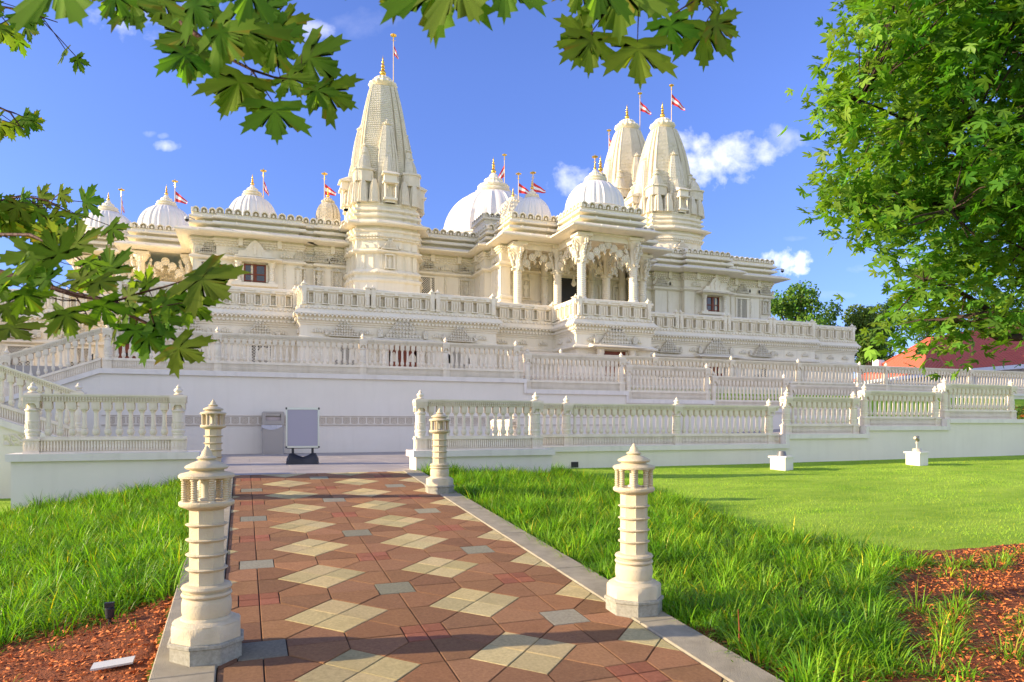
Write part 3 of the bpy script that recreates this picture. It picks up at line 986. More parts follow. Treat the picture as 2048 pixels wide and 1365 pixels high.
# ---------------------------------------------------------------- litter bin, poster stand, lawn pedestals, small things
def bin_():
    cx, cv = U(546, 21.95), 21.95
    t = thing('litter_bin', 'grey square litter bin standing against the wall, clear bag hanging out', 'bin', (cx, cv, ZPL), R(0))
    b = MB()
    w = .30
    b.prism([(-w + .03, -w), (w - .03, -w), (w, -w + .03), (w, w - .03), (w - .03, w), (-w + .03, w), (-w, w - .03), (-w, -w + .03)], .0, .86)
    b.box(-w + .05, w - .05, -w - .008, -w + .001, .05, .80)
    b.build('bin_body', STEEL, t)
    b = MB()
    w = .305
    b.box(-w, w, -w, w, .875, .99)
    b.box(-w, w, -w, w, 1.19, 1.235)
    b.box(-w + .02, w - .02, -w + .02, w - .02, 1.235, 1.255)
    for sx in (-1, 1):
        for sy_ in (-1, 1):
            x0, x1 = sorted((sx * w, sx * (w - .09))); y0, y1 = sorted((sy_ * w, sy_ * (w - .09)))
            b.box(x0, x1, y0, y1, .99, 1.19)
    b.build('bin_hood', STEEL, t)
    b = MB(); b.box(-w + .1, w - .1, -w + .1, w - .1, .992, 1.10); b.build('litter', plain('litter', (.5, .42, .40), .7), t)
    b = MB()
    for k in range(9):
        a0, a1 = -w - .012 + k * .07, -w - .012 + (k + 1) * .07
        dz = .10 * math.sin(k * .35 + .3) + .04
        dz1 = .10 * math.sin((k + 1) * .35 + .3) + .04
        if k < 8: b.add([(a0, -w - .014, .862), (a1, -w - .014, .862), (a1, -w - .018 - .012 * (k % 2), .86 - dz1), (a0, -w - .018 - .012 * ((k + 1) % 2), .86 - dz)], [(0, 3, 2, 1)])
        b.add([(-w - .014, a0, .862), (-w - .014, a1, .862), (-w - .03 + .012 * (k % 2), a1, .72 + .05 * math.sin(k * 1.3 + 1.3)), (-w - .03 + .012 * ((k + 1) % 2), a0, .72 + .05 * math.sin(k * 1.3))], [(0, 1, 2, 3)])
    m, nt, bs = newmat('thin_bag')
    bs.inputs['Base Color'].default_value = (.75, .75, .8, 1); bs.inputs['Roughness'].default_value = .25; bs.inputs['Alpha'].default_value = .55
    b.build('bin_bag', m, t, smooth=60)


bin_()


def poster_stand():
    v = 16.1
    d = 15.55
    p = C2W((605.5 - 1024) / F * d, d, ZPL)
    t = thing('poster_stand', 'blank double sided poster stand in a silver frame on a black base', 'sign stand', p, R(-YAW + 13))
    b = MB()
    W, z0, z1 = .355, .36, 1.25
    b.box(-W + .03, W - .03, -.022, .022, z0 + .03, z1 - .03)
    b.build('poster_panel', BOARD, t)
    b = MB()
    b.box(-W, -W + .032, -.03, .03, z0, z1); b.box(W - .032, W, -.03, .03, z0, z1)
    b.box(-W + .032, W - .032, -.03, .03, z1 - .045, z1); b.box(-W + .032, W - .032, -.03, .03, z0, z0 + .04)
    b.build('frame', ALU, t)
    b = MB()
    for sx in (-1, 1):
        for z in (z0, z1):
            x0, x1 = sorted((sx * (W - .025), sx * (W + .008)))
            b.box(x0, x1, -.036, .036, z - (.012 if z == z1 else .004) - .03 * (z == z1), z + .03 * (z == z0) + .004)
    b.box(-W + .02, W - .02, -.012, .012, z0 - .018, z0 - .004)
    b.build('corner_caps', BLACK, t)
    b = MB()
    for sx in (-1, 1):
        b.box(sx * .21 - .025, sx * .21 + .025, -.035, .035, .23, z0 - .001)
    b.build('bracket', BLACK, t)
    b = MB()
    # bow-tie shaped water base: waist in the middle
    secs = []
    for x, h, d_ in ((-.34, .05, .20), (-.335, .12, .22), (-.28, .235, .22), (-.20, .245, .2), (-.10, .19, .17), (0, .155, .15), (.10, .19, .17), (.20, .245, .2), (.28, .235, .22), (.335, .12, .22), (.34, .05, .2)):
        secs.append([(x, -d_, 0.0), (x, d_, 0.0), (x, d_ * .9, h * .5), (x, d_ * .45, h), (x, -d_ * .45, h), (x, -d_ * .9, h * .5)])
    b.rings(secs)
    b.build('water_base', BLACK, t, smooth=50)


poster_stand()


def pedestal_box(t, s, h):
    b = MB()
    b.box(-s, s, -s, s, -.1, h - .04)
    b.build('block', CAP, t)
    b = MB(); b.box(-s - .035, s + .035, -s - .035, s + .035, h - .04, h); b.build('top_slab', CAP, t)


pu, pv = 12.05, 13.35
t = thing('light_pedestal', 'grey stone pedestal on the lawn with only a round lamp housing on top', 'pedestal', (pu, pv, float(ground(pu, pv))), R(20))
pedestal_box(t, .19, .33)
b = MB(); b.lathe([(.11, .33), (.085, .44), (.06, .445)], 24); b.build('lamp_housing', plain('grey_metal', (.16, .16, .17), .5, .3), t, smooth=40)
pu, pv = 16.45, 13.3
t = thing('light_pedestal', 'white stone pedestal on the lawn carrying a small swivel spotlight', 'pedestal', (pu, pv, float(ground(pu, pv))), R(8))
pedestal_box(t, .185, .35)
b = MB(); b.lathe([(.115, .35), (.105, .42), (.09, .435)], 24); b.build('lamp_housing', plain('beige_metal', (.5, .45, .36), .5, .2), t, smooth=40)
b = MB(); b.lathe([(.018, .43), (.018, .56), (.03, .565), (.03, .60)], 12); b.build('stem', plain('beige_paint', (.55, .5, .4), .5), t, smooth=40)
b = MB()
b.tube([(-.09, 0, .71), (-.03, 0, .70), (.03, 0, .665), (.07, 0, .63)], [.035, .055, .05, .03], 12)
b.tube([(0, 0, .60), (.02, .0, .66)], .022, 8)
b.tube([(.02, 0, .72), (.06, 0, .74)], [.04, .03], 10)
b.build('spotlight', plain('spot_metal', (.30, .26, .18), .45, .3), t, smooth=50)

pu, pv = -0.95, 6.08
t = thing('path_light', 'short black spike light in the mulch beside the grass on the left', 'garden light', (pu, pv, float(ground(pu, pv))))
b = MB(); b.lathe([(.012, -.05), (.012, .06), (.03, .07), (.034, .14), (.022, .15)], 12); b.build('spike', BLACK, t, smooth=40)
b = MB(); b.box(-.035, .03, -.02, .02, .15, .185); b.build('lamp_head', BLACK, t)
pu, pv = -0.78, 5.12
o = MB(); o.box(-.12, .12, -.05, .05, 0, .012)
t = o.build('plant_label', plain('pale_plastic', (.55, .55, .50), .4), None, loc=(pu, pv, float(ground(pu, pv)) + .045)); t.rotation_euler = (R(6), R(-5), R(-2))
tag(t, 'pale flat plastic tag lying on the red mulch at the bottom left', 'garden tag')

# ---------------------------------------------------------------- the temple
TO = (0.0, 38.0, 1.62)
temple = thing('temple', 'large carved white stone temple with ribbed domes, spires and red pennants behind the balustrades', 'temple', TO)


def tb(mb, name, mats, parent=None, smooth=None, label=None):
    """build a mesh given in world coordinates as a part of the temple"""
    o = mb.build(name, mats, parent or temple, smooth, origin=TO)
    if label: o['label'] = label
    return o


def seglist(path, closed=False):
    n = len(path)
    for i in range(n if closed else n - 1):
        a, b = path[i], path[(i + 1) % n]
        L = math.hypot(b[0] - a[0], b[1] - a[1])
        yield a, b, L, ((b[1] - a[1]) / L, -(b[0] - a[0]) / L), ((b[0] - a[0]) / L, (b[1] - a[1]) / L)


def visible_face(n):
    return n[1] < -0.5 or n[0] < -0.5


def along(path, spacing, off=0.0, closed=False, margin=0.0):
    for a, b, L, n, t in seglist(path, closed):
        if not visible_face(n): continue
        l2 = L + 2 * off - 2 * margin
        if l2 < spacing * .6: continue
        k = max(1, int(round(l2 / spacing)))
        for i in range(k):
            s = -off + margin + (i + .5) * l2 / k
            yield (a[0] + t[0] * s + n[0] * off, a[1] + t[1] * s + n[1] * off), n, l2 / k


def crest(mb, path, off, z, h, spacing, closed=False):
    """row of small arched merlons"""
    for c, n, w in along(path, spacing, off, closed):
        a = w * .46
        out = [(-a, z), (a, z), (a, z + h * .45), (a * .82, z + h * .72), (a * .45, z + h * .9), (0, z + h), (-a * .45, z + h * .9), (-a * .82, z + h * .72), (-a, z + h * .45)]
        mb.vprism(out, c, n, -.22, -.17)
        # raised rim and bud inside
        for sg in (-1, 1):
            rim = [(sg * a * x, z + h * y) for x, y in ((1, .02), (1, .45), (.82, .72), (.45, .9), (0, 1.0), (0, .80), (.38, .72), (.62, .58), (.72, .42), (.72, .02))]
            if sg > 0: rim = rim[::-1]
            mb.vprism(rim, c, n, -.17, .04)
        mb.vprism([(-a * .22, z + .02), (a * .22, z + .02), (a * .26, z + h * .30), (0, z + h * .52), (-a * .26, z + h * .30)], c, n, -.17, .03)


def beads(mb, path, off, z, r, spacing, drop=1.5, closed=False):
    for c, n, w in along(path, spacing, off, closed):
        mb.vprism([(-r, z), (0, z - r * drop), (r, z), (r * .6, z + r * .6), (-r * .6, z + r * .6)], c, n, -.03, .03)


def dentils(mb, path, off, z0, z1, spacing, d=.05, closed=False):
    for c, n, w in along(path, spacing, off, closed):
        mb.obox(c, n, w * .55, 0, d, z0, z1)


def each(path, name, mat, fn):
    """one part for every visible straight run of a path"""
    for a, b, L, n, t in seglist(path):
        if not visible_face(n): continue
        m_ = MB(); fn(m_, [a, b])
        if m_.f: tb(m_, name, mat)


def figure(mb, c, n, z, h):
    """a small standing carved figure in relief"""
    s = h
    mb.vprism([(-.09 * s, z), (.10 * s, z), (.13 * s, z + .30 * s), (.09 * s, z + .48 * s), (.20 * s, z + .60 * s), (.17 * s, z + .76 * s), (.05 * s, z + .80 * s), (-.05 * s, z + .80 * s), (-.19 * s, z + .74 * s), (-.15 * s, z + .55 * s), (-.08 * s, z + .46 * s), (-.14 * s, z + .28 * s)], c, n, 0, .09 * s)
    mb.vprism([(-.07 * s, z + .80 * s), (.07 * s, z + .80 * s), (.09 * s, z + .90 * s), (.0, z + 1.0 * s), (-.09 * s, z + .90 * s)], c, n, 0, .11 * s)


def niche(mb, c, n, z, w, h, depth=.09):
    """framed niche: pilasters, sill, hood with a pointed crest, figure"""
    t = (-n[1], n[0])
    mb.obox(c, n, w * 1.15, 0, depth + .04, z - .05, z)
    mb.obox(c, n, w * 1.15, 0, depth + .05, z + h, z + h + .05)
    for sg in (-1, 1):
        cc = (c[0] + t[0] * sg * w * .44, c[1] + t[1] * sg * w * .44)
        mb.obox(cc, n, w * .15, 0, depth, z, z + h)
    mb.vprism([(-w * .5, z + h + .05), (w * .5, z + h + .05), (w * .22, z + h + .14), (0, z + h + .22), (-w * .22, z + h + .14)], c, n, 0, depth)
    figure(mb, c, n, z + .01, h * .92)


def pediment(mb, c, n, z, w, h, depth=.14, steps=5):
    """triangular lace gable built of stepped scrolls"""
    mb.vprism([(-w / 2, z), (w / 2, z), (w * .30, z + h * .45), (w * .12, z + h * .82), (0, z + h), (-w * .12, z + h * .82), (-w * .30, z + h * .45)], c, n, 0, depth)
    for k in range(steps):
        zz = z + h * .86 * k / steps
        ww = w * (1 - k / steps * .93) * .5
        m = max(1, int((steps - k)))
        for i in range(-m, m + 1):
            a = ww * .88 * i / max(m, 1)
            r = w * .045
            mb.vprism([(a - r, zz + r), (a, zz), (a + r, zz + r), (a, zz + 2.3 * r)], c, n, depth, depth + .05)
    mb.obox(c, n, w * 1.06, 0, depth + .06, z - .05, z)
    t = (-n[1], n[0])
    for sg in (-1, 1):
        cc = (c[0] + t[0] * sg * w * .62, c[1] + t[1] * sg * w * .62)
        mb.vprism([(-w * .06, z), (w * .06, z), (w * .07, z + h * .25), (0, z + h * .42), (-w * .07, z + h * .25)], cc, n, 0, depth)


def jali(c, n, z, w, h, name='lattice_window'):
    t = (-n[1], n[0])
    f = MB()
    for sg in (-1, 1):
        cc = (c[0] + t[0] * sg * (w / 2 + .05), c[1] + t[1] * sg * (w / 2 + .05))
        f.obox(cc, n, .10, 0, .08, z, z + h)
    f.obox(c, n, w + .3, 0, .11, z - .07, z)
    f.obox(c, n, w + .3, 0, .11, z + h, z + h + .07)
    o = tb(f, name, MARBLE)
    b = MB(); b.obox(c, n, w, .0, .012, z, z + h)
    tb(b, 'dark_pane', DARK, o)
    g = MB()
    q = .125
    k = int((w + h) / q) + 2
    for sg in (1, -1):
        for i in range(k):
            # diagonal bars clipped to the opening
            a0 = -w / 2 - h + i * q if sg > 0 else -w / 2 + i * q
            pts = []
            x0, z0 = a0, 0.0
            x1, z1 = (a0 + h, h) if sg > 0 else (a0 - h, h)
            lo, hi = 0.0, 1.0
            dx = x1 - x0
            for lim, sgn in ((-w / 2, 1), (w / 2, -1)):
                if sgn > 0:
                    if dx > 0: lo = max(lo, (lim - x0) / dx)
                    else: hi = min(hi, (lim - x0) / dx)
                else:
                    if dx > 0: hi = min(hi, (lim - x0) / dx)
                    else: lo = max(lo, (lim - x0) / dx)
            if hi - lo < .03: continue
            A = (x0 + dx * lo, z + h * lo); B = (x0 + dx * hi, z + h * hi)
            e = .015
            g.vprism([(A[0] - e, A[1]), (A[0] + e, A[1]), (B[0] + e, B[1]), (B[0] - e, B[1])], c, n, .014 + (.02 if sg > 0 else 0), .032 + (.02 if sg > 0 else 0))
    tb(g, 'lattice', MARBLE, o)
    return o


def awning(mb, c, n, z, w, d=.45, h=.14):
    t = (-n[1], n[0])
    pts = lambda a, dd: (c[0] + t[0] * a + n[0] * dd, c[1] + t[1] * a + n[1] * dd)
    lo = [pts(-w / 2, 0), pts(w / 2, 0), pts(w / 2, d), pts(-w / 2, d)]
    hi = [pts(-w / 2 + .08, 0), pts(w / 2 - .08, 0), pts(w / 2 - .12, d * .25), pts(-w / 2 + .12, d * .25)]
    ar = (lo[1][0] - lo[0][0]) * (lo[2][1] - lo[1][1]) - (lo[1][1] - lo[0][1]) * (lo[2][0] - lo[1][0])
    if ar < 0: lo.reverse(); hi.reverse()
    mb.rings([[(x, y, z) for x, y in lo], [(x, y, z + .04) for x, y in lo], [(x, y, z + h + .04) for x, y in hi]])


def column_mini(mb, x, y, z0, z1, r):
    H = z1 - z0
    mb.box(x - r * 1.3, x + r * 1.3, y - r * 1.3, y + r * 1.3, z0, z0 + H * .08)
    pr = [(r * 1.2, H * .08), (r * 1.2, H * .12), (r, H * .14)]
    k = 6
    for i in range(k):
        z = H * (.14 + .60 * i / k)
        pr += [(r, z), (r * 1.12, z + H * .03), (r * 1.12, z + H * .045), (r * .95, z + H * .07)]
    pr += [(r, H * .76), (r * 1.3, H * .80), (r * 1.1, H * .84), (r * 1.5, H * .92), (r * 1.5, H)]
    mb.lathe(pr, 10, (x, y, z0))


def window_wood(c, n, z, w, h, cw):
    """wooden window between little columns, under an awning with a big gable"""
    t = (-n[1], n[0])
    f = MB()
    for sg in (-1, 1):
        cc = (c[0] + t[0] * sg * (cw / 2) + n[0] * .28, c[1] + t[1] * sg * (cw / 2) + n[1] * .28)
        column_mini(f, cc[0], cc[1], z - .1, z + h + .06, .12)
        f.obox((c[0] + t[0] * sg * (w / 2 + .06), c[1] + t[1] * sg * (w / 2 + .06)), n, .12, 0, .10, z, z + h)
    f.obox(c, n, cw + .6, 0, .45, z - .26, z - .1)
    f.obox(c, n, cw + .4, 0, .42, z + h + .06, z + h + .14)
    awning(f, c, n, z + h + .14, cw + 1.0, .80, .12)
    f.obox(c, n, cw + .35, 0, .42, z + h + .29, z + h + .38)
    # gable with three figures in arched niches
    a = cw * .52
    zz = z + h + .38
    f.vprism([(-a, zz), (a, zz), (a * .92, zz + .20), (a * .62, zz + .24), (a * .45, zz + .42), (a * .25, zz + .66), (0, zz + .80), (-a * .25, zz + .66), (-a * .45, zz + .42), (-a * .62, zz + .24), (-a * .92, zz + .20)], c, n, 0, .36)
    for dx, hh in ((0, .58), (-.36, .34), (.36, .34), (-.72, .16), (.72, .16)):
        figure(f, (c[0] + t[0] * dx + n[0] * .36, c[1] + t[1] * dx + n[1] * .36), n, zz + .03, hh)
    o = tb(f, 'wooden_window', MARBLE, smooth=35)
    g = MB(); g.obox(c, n, w, .0, .03, z, z + h); tb(g, 'pane', GLASS, o)
    g = MB()
    for sg in (-1, 0, 1):
        g.obox((c[0] + t[0] * sg * (w / 2 - .04), c[1] + t[1] * sg * (w / 2 - .04)), n, .08 if sg else .16, .03, .07, z, z + h)
    for zz in (z + .04, z + h * .42, z + h - .04): g.obox(c, n, w - .002, .03, .062, zz - .03, zz + .03)
    tb(g, 'wooden_frame', WOOD, o)
    return o


def door(c, n, z, w, h, cw, big=1.0):
    t = (-n[1], n[0])
    f = MB()
    for sg in (-1, 1):
        cc = (c[0] + t[0] * sg * (cw / 2) + n[0] * .25, c[1] + t[1] * sg * (cw / 2) + n[1] * .25)
        column_mini(f, cc[0], cc[1], z, z + h + .05, .13)
        f.obox((c[0] + t[0] * sg * (w / 2 + .08), c[1] + t[1] * sg * (w / 2 + .08)), n, .16, 0, .12, z, z + h)
    f.obox(c, n, cw + .5, 0, .42, z + h + .05, z + h + .13)
    awning(f, c, n, z + h + .13, cw + 1.3, .75, .16)
    o = tb(f, 'door', MARBLE, smooth=35)
    g = MB(); g.obox(c, n, w, .0, .05, z, z + h)
    for sg in (-1, 1):
        for k in range(3):
            g.obox((c[0] + t[0] * sg * w * .25, c[1] + t[1] * sg * w * .25), n, w * .34, .05, .075, z + .12 + k * h * .32, z + .12 + k * h * .32 + h * .25)
    tb(g, 'door_leaf', WOOD, o)
    p = MB(); pediment(p, (c[0] + n[0] * .1, c[1] + n[1] * .1), n, z + h + .36, cw * .95 * big, 1.0 * big)
    tb(p, 'gable', FINE, o)
    return o


# ---- plinth: lower storey with the terrace wall on top
PLN = [(-16, 60), (-16, 37.6), (-5.0, 37.6), (-5.0, 33.4), (2.35, 33.4), (2.35, 32.0), (11.42, 32.0), (11.42, 33.0), (15.05, 33.0), (15.05, 30.5), (19.2, 30.5), (19.2, 32.75), (32.0, 32.75), (32.0, 33.45), (35.9, 33.45), (35.9, 60)]
prof = [(0.10, 1.6), (0.10, 1.95), (0.04, 2.0), (0, 2.05), (0, 3.66), (0.05, 3.70), (0.26, 3.72), (0.28, 3.78), (0.05, 3.92), (0.03, 3.94), (0.03, 4.40), (0.07, 4.43), (0.07, 4.48), (0.13, 4.52),
        (0.13, 4.62), (0.17, 4.64), (0.17, 4.70), (0.14, 4.72), (0.14, 4.80), (0.30, 4.86), (0.30, 4.92), (0.26, 4.95), (0.10, 5.16), (0.04, 5.24), (0.04, 5.30), (0, 5.33), (-.16, 5.335), (-.16, 5.835), (0.0, 5.84), (0.03, 5.88), (0.07, 5.90), (0.07, 5.97), (0.11, 6.0), (0.11, 6.10), (0.04, 6.14), (-0.25, 6.14), (-0.25, 6.0)]
mb = MB()
mb.sweep(PLN, prof)
# floor of the upper terrace, just below the terrace wall's top
mb.box(-15.8, 35.6, 37.7, 59, 5.2, 5.35)
mb.box(-4.7, 35.6, 33.6, 37.69, 5.2, 5.34)
mb.box(2.6, 11.2, 32.2, 33.59, 5.2, 5.34)
mb.box(15.3, 19.0, 30.7, 33.59, 5.2, 5.34)
PLM = mb
def f1(mb, path):
    beads(mb, path, .27, 4.84, .06, .19, 1.5)
    dentils(mb, path, .17, 4.60, 4.695, .17, .07)
    dentils(mb, path, .10, 5.14, 5.22, .20, .08)
f1(PLM, PLN)


# carved terrace wall: panels, figures, posts with pointed knobs
def f2(mb, path):
    for c, n, w in along(path, .62, 0, margin=.12):
        figure(mb, (c[0] - n[0] * .159, c[1] - n[1] * .159), n, 5.36, .44)
        for sg in (-1, 1):
            mb.obox((c[0] + n[1] * -sg * w * .335, c[1] + n[0] * sg * w * .335), n, w * .33, -.155, .0, 5.336, 5.834)
        t = (-n[1], n[0])
        for sg in (-1, 1):
            cc = (c[0] + t[0] * sg * w * .20, c[1] + t[1] * sg * w * .20)
            mb.obox(cc, n, .05, 0, .10, 5.38, 5.84)
            cc = (c[0] + t[0] * sg * w * .38, c[1] + t[1] * sg * w * .38)
            mb.obox(cc, n, .09, 0, .045, 5.42, 5.80)
            mb.obox(cc, n, .05, .045, .065, 5.48, 5.74)
        mb.obox(c, n, w * .5, 0, .12, 5.34, 5.38)
        mb.vprism([(-w * .18, 5.9), (w * .18, 5.9), (w * .1, 6.0), (0, 6.07), (-w * .1, 6.0)], c, n, .06, .15)
    for c, n, w in along(path, 3.1, 0, margin=0.0):
        t = (-n[1], n[0])
        for sg in ((-1, 1) if w > 2 else (1,)):
            cc = (c[0] + t[0] * sg * (w / 2 - .14), c[1] + t[1] * sg * (w / 2 - .14))
            mb.obox(cc, n, .20, 0, .13, 5.30, 6.16)
            mb.obox(cc, n, .24, -.2, .17, 6.16, 6.20)
            p0 = (cc[0] - n[0] * .02, cc[1] - n[1] * .02)
            mb.lathe([(.09, 6.20), (.10, 6.24), (.06, 6.28), (.03, 6.32), (.005, 6.38)], 8, (p0[0], p0[1], 0))
            figure(mb, (cc[0] + n[0] * .13, cc[1] + n[1] * .13), n, 5.4, .40)
f2(PLM, PLN)


# frieze of carved motifs under the mouldings
def f3(mb, path):
    for c, n, w in along(path, 1.15, .03, margin=.2):
        for k in range(5):
            a = (k - 2) * .10
            q = (c[0] - n[1] * a, c[1] + n[0] * a)
            hh = .05 + .05 * (2 - abs(k - 2))
            mb.vprism([(-.06, 4.08), (.06, 4.08), (.05, 4.12 + hh), (0, 4.16 + hh), (-.05, 4.12 + hh)], q, n, 0, .08)
    for c, n, w in along(path, .9, 0, margin=.2):
        mb.vprism([(-.26, 2.9), (.26, 2.9), (.26, 3.2), (.16, 3.42), (0, 3.52), (-.16, 3.42), (-.26, 3.2)], c, n, 0, .05)
        mb.vprism([(-.17, 2.9), (.17, 2.9), (.17, 3.15), (0, 3.36), (-.17, 3.15)], c, n, .05, .08)
_k = len(PLM.f); f3(PLM, PLN); PLM.m[_k:] = [1] * (len(PLM.f) - _k)
tb(PLM, 'plinth', [MARBLE, CARVED])
FR = (0, -1)
door((17.1, 30.5), FR, 1.62, 1.25, 2.0, 1.75, 1.05)
door((U(805, 32.0), 32.0), FR, 1.62, 1.3, 2.0, 1.7, 1.05)
door((U(1428, 32.75), 32.75), FR, 1.62, 1.3, 2.0, 1.7, 1.05)
door((U(268, 33.4), 33.4), FR, 1.62, 1.3, 2.0, 1.7, .9)
for px, v in ((688, 32.0), (918, 32.0), (1335, 32.75), (1520, 32.75), (520, 33.4), (380, 33.4), (160, 37.6), (40, 37.6)):
    c = (U(px, v), v)
    jali(c, FR, 2.2, .9, 1.35)
    mb = MB(); pediment(mb, (c[0], c[1] - .06), FR, 3.98, 1.25, .72); tb(mb, 'gable', FINE)

# ---- upper storey
WALL = [(-8.9, 62), (-8.9, 47.2), (-2.35, 47.2), (-2.35, 38.9), (-1.25, 38.9), (-1.25, 38.7), (2.9, 38.7), (2.9, 38.95), (3.7, 38.95), (3.7, 38.8), (5.3, 38.8), (5.3, 40.2), (9.0, 40.2), (9.0, 38.55), (12.45, 38.55), (12.45, 36.6), (12.8, 36.6), (12.8, 34.9), (13.3, 34.9), (13.3, 36.2), (21.1, 36.2), (21.1, 34.9), (21.6, 34.9), (21.6, 36.9), (22.0, 36.9), (22.0, 37.9), (24.0, 37.9), (24.0, 37.6), (25.9, 37.6), (25.9, 37.2), (29.05, 37.2), (29.05, 37.75), (33.1, 37.75), (33.1, 62)]
prof = [(.16, 5.3), (.16, 6.3), (.10, 6.36), (.18, 6.42), (.18, 6.52), (.08, 6.58), (.08, 6.68), (.14, 6.72), (.14, 6.82), (.04, 6.9), (.0, 6.95), (0, 8.42), (.05, 8.44), (.20, 8.50), (.22, 8.57), (.06, 8.70), (.03, 8.72), (.03, 9.16), (.09, 9.20), (.09, 9.26), (.14, 9.30), (.14, 9.36), (.19, 9.40), (.19, 9.48), (.12, 9.50), (.12, 9.60)]
WM = MB(); WM.sweep(WALL, prof)
def f4(mb, path):
    dentils(mb, path, .14, 9.385, 9.475, .18, .10)
    dentils(mb, path, .10, 9.275, 9.355, .15, .09)
    beads(mb, path, .10, 9.20, .065, .20, 1.3)
    dentils(mb, path, .10, 6.73, 6.80, .18, .08)
    for c, n, w in along(path, 1.6, .12, margin=.3):
        mb.obox(c, n, .22, 0, .14, 9.18, 9.575)
f4(WM, WALL)


def f5(mb, path):
    for c, n, w in along(path, 1.25, .03, margin=.15):
        for k in range(5):
            a = (k - 2) * .13
            q = (c[0] - n[1] * a, c[1] + n[0] * a)
            hh = .10 + .06 * (2 - abs(k - 2))
            mb.vprism([(-.075, 8.76), (.075, 8.76), (.06, 8.80 + hh), (0, 8.86 + hh), (-.06, 8.80 + hh)], q, n, 0, .09)
    for c, n, w in along(path, .8, 0, margin=.05):
        mb.obox((c[0] - n[1] * w * .5, c[1] + n[0] * w * .5), n, .10, 0, .05, 6.95, 8.42)
_k = len(WM.f); f5(WM, WALL); WM.m[_k:] = [1] * (len(WM.f) - _k)
tb(WM, 'upper_wall', [MARBLE, CARVED])
# roof with stacked ledges and overhanging eave; it also covers the open porch
RF = [(-8.95, 62), (-8.95, 45.1), (-5.7, 45.1), (-5.7, 42.9), (-2.4, 42.9), (-2.4, 38.65), (-1.3, 38.65), (-1.3, 38.45), (2.95, 38.45), (2.95, 38.7), (3.65, 38.7), (3.65, 38.55), (5.3, 38.55), (5.3, 40), (9.0, 40), (9.0, 38.25), (12.5, 38.25), (12.5, 36.3), (12.9, 36.3), (12.9, 33.75), (15.5, 33.75), (15.5, 30.95), (18.98, 30.95), (18.98, 33.75), (21.5, 33.75), (21.5, 36.3), (22.1, 36.3), (22.1, 37.65), (23.93, 37.65), (23.93, 37.25), (25.8, 37.25), (25.8, 36.85), (29.1, 36.85), (29.1, 37.45), (33.15, 37.45), (33.15, 62)]
prof = [(-.35, 9.58), (.50, 9.58), (.74, 9.62), (.76, 9.68), (.34, 9.90), (.10, 9.96), (-.20, 10.0), (-.20, 10.12), (.16, 10.14), (.18, 10.20), (.12, 10.30), (-.20, 10.34), (-.20, 10.44), (.14, 10.46), (.16, 10.52), (.08, 10.60), (-.04, 10.63), (-.04, 10.74), (-.12, 10.74), (-.12, 10.60), (-.5, 10.60)]
EM = MB(); EM.sweep(RF, prof)
mb = MB()
mb.box(-8.4, -5.3, 45.7, 62, 10.4, 10.61); mb.box(-5.29, -2.0, 43.5, 62, 10.4, 10.61)
mb.box(-1.99, 12.4, 39.1, 62, 10.4, 10.61); mb.box(12.41, 22.5, 36.6, 62, 10.4, 10.612); mb.box(13.2, 21.2, 34.05, 36.59, 10.4, 10.61)
mb.box(15.8, 18.7, 31.25, 34.04, 10.4, 10.612); mb.box(22.51, 32.8, 37.9, 62, 10.4, 10.61)
# ceiling of the porch
mb.box(13.31, 21.09, 33.8, 36.19, 9.50, 9.57); mb.box(15.6, 18.9, 31.05, 33.79, 9.50, 9.572)
tb(mb, 'roof', MARBLE)
each(RF, 'roof_crest', MARBLE, lambda mb, p: crest(mb, p, .02, 10.74, .30, .42))
def f6(mb, path):
    for c, n, w in along(path, .9, .60, margin=.1):
        mb.vprism([(-.07, 9.68), (.07, 9.68), (0, 9.80)], c, n, -.06, .06)
    for c, n, w in along(path, 1.9, .16):
        mb.vprism([(-.12, 10.16), (.12, 10.16), (0, 10.34)], c, n, -.05, .04)
        mb.vprism([(-.12, 10.48), (.12, 10.48), (0, 10.64)], c, n, -.05, .02)
f6(EM, RF); tb(EM, 'eaves', MARBLE)
# windows, niches and gables of the upper storey
window_wood((U(510, 38.6), 38.7), FR, 7.40, 1.08, .92, 1.62)
window_wood((U(1426, 37.1), 37.2), FR, 7.25, 1.0, .92, 1.55)
for px, v in ((600, 38.8), (637, 38.8), (673, 38.8), (930, 38.55), (1530, 37.75)):
    mb = MB(); niche(mb, (U(px, v), v), FR, 7.45, .52, .80, .13); tb(mb, 'niche', FINE)
for px, v, z, h in ((855, 38.55, 7.05, 1.25), (1322, 37.9, 7.05, 1.25), (1483, 37.75, 7.05, 1.25), (420, 38.9, 7.05, 1.25)):
    jali((U(px, v), v), FR, z, .78, h)
for px, v in ((418, 38.9), (600, 38.8), (640, 38.8), (676, 38.8), (858, 38.55), (925, 38.55), (1322, 37.6), (1483, 37.75), (1530, 37.75)):
    mb = MB(); pediment(mb, (U(px, v), v), FR, 8.74, .95, .62, .12); tb(mb, 'gable', FINE)

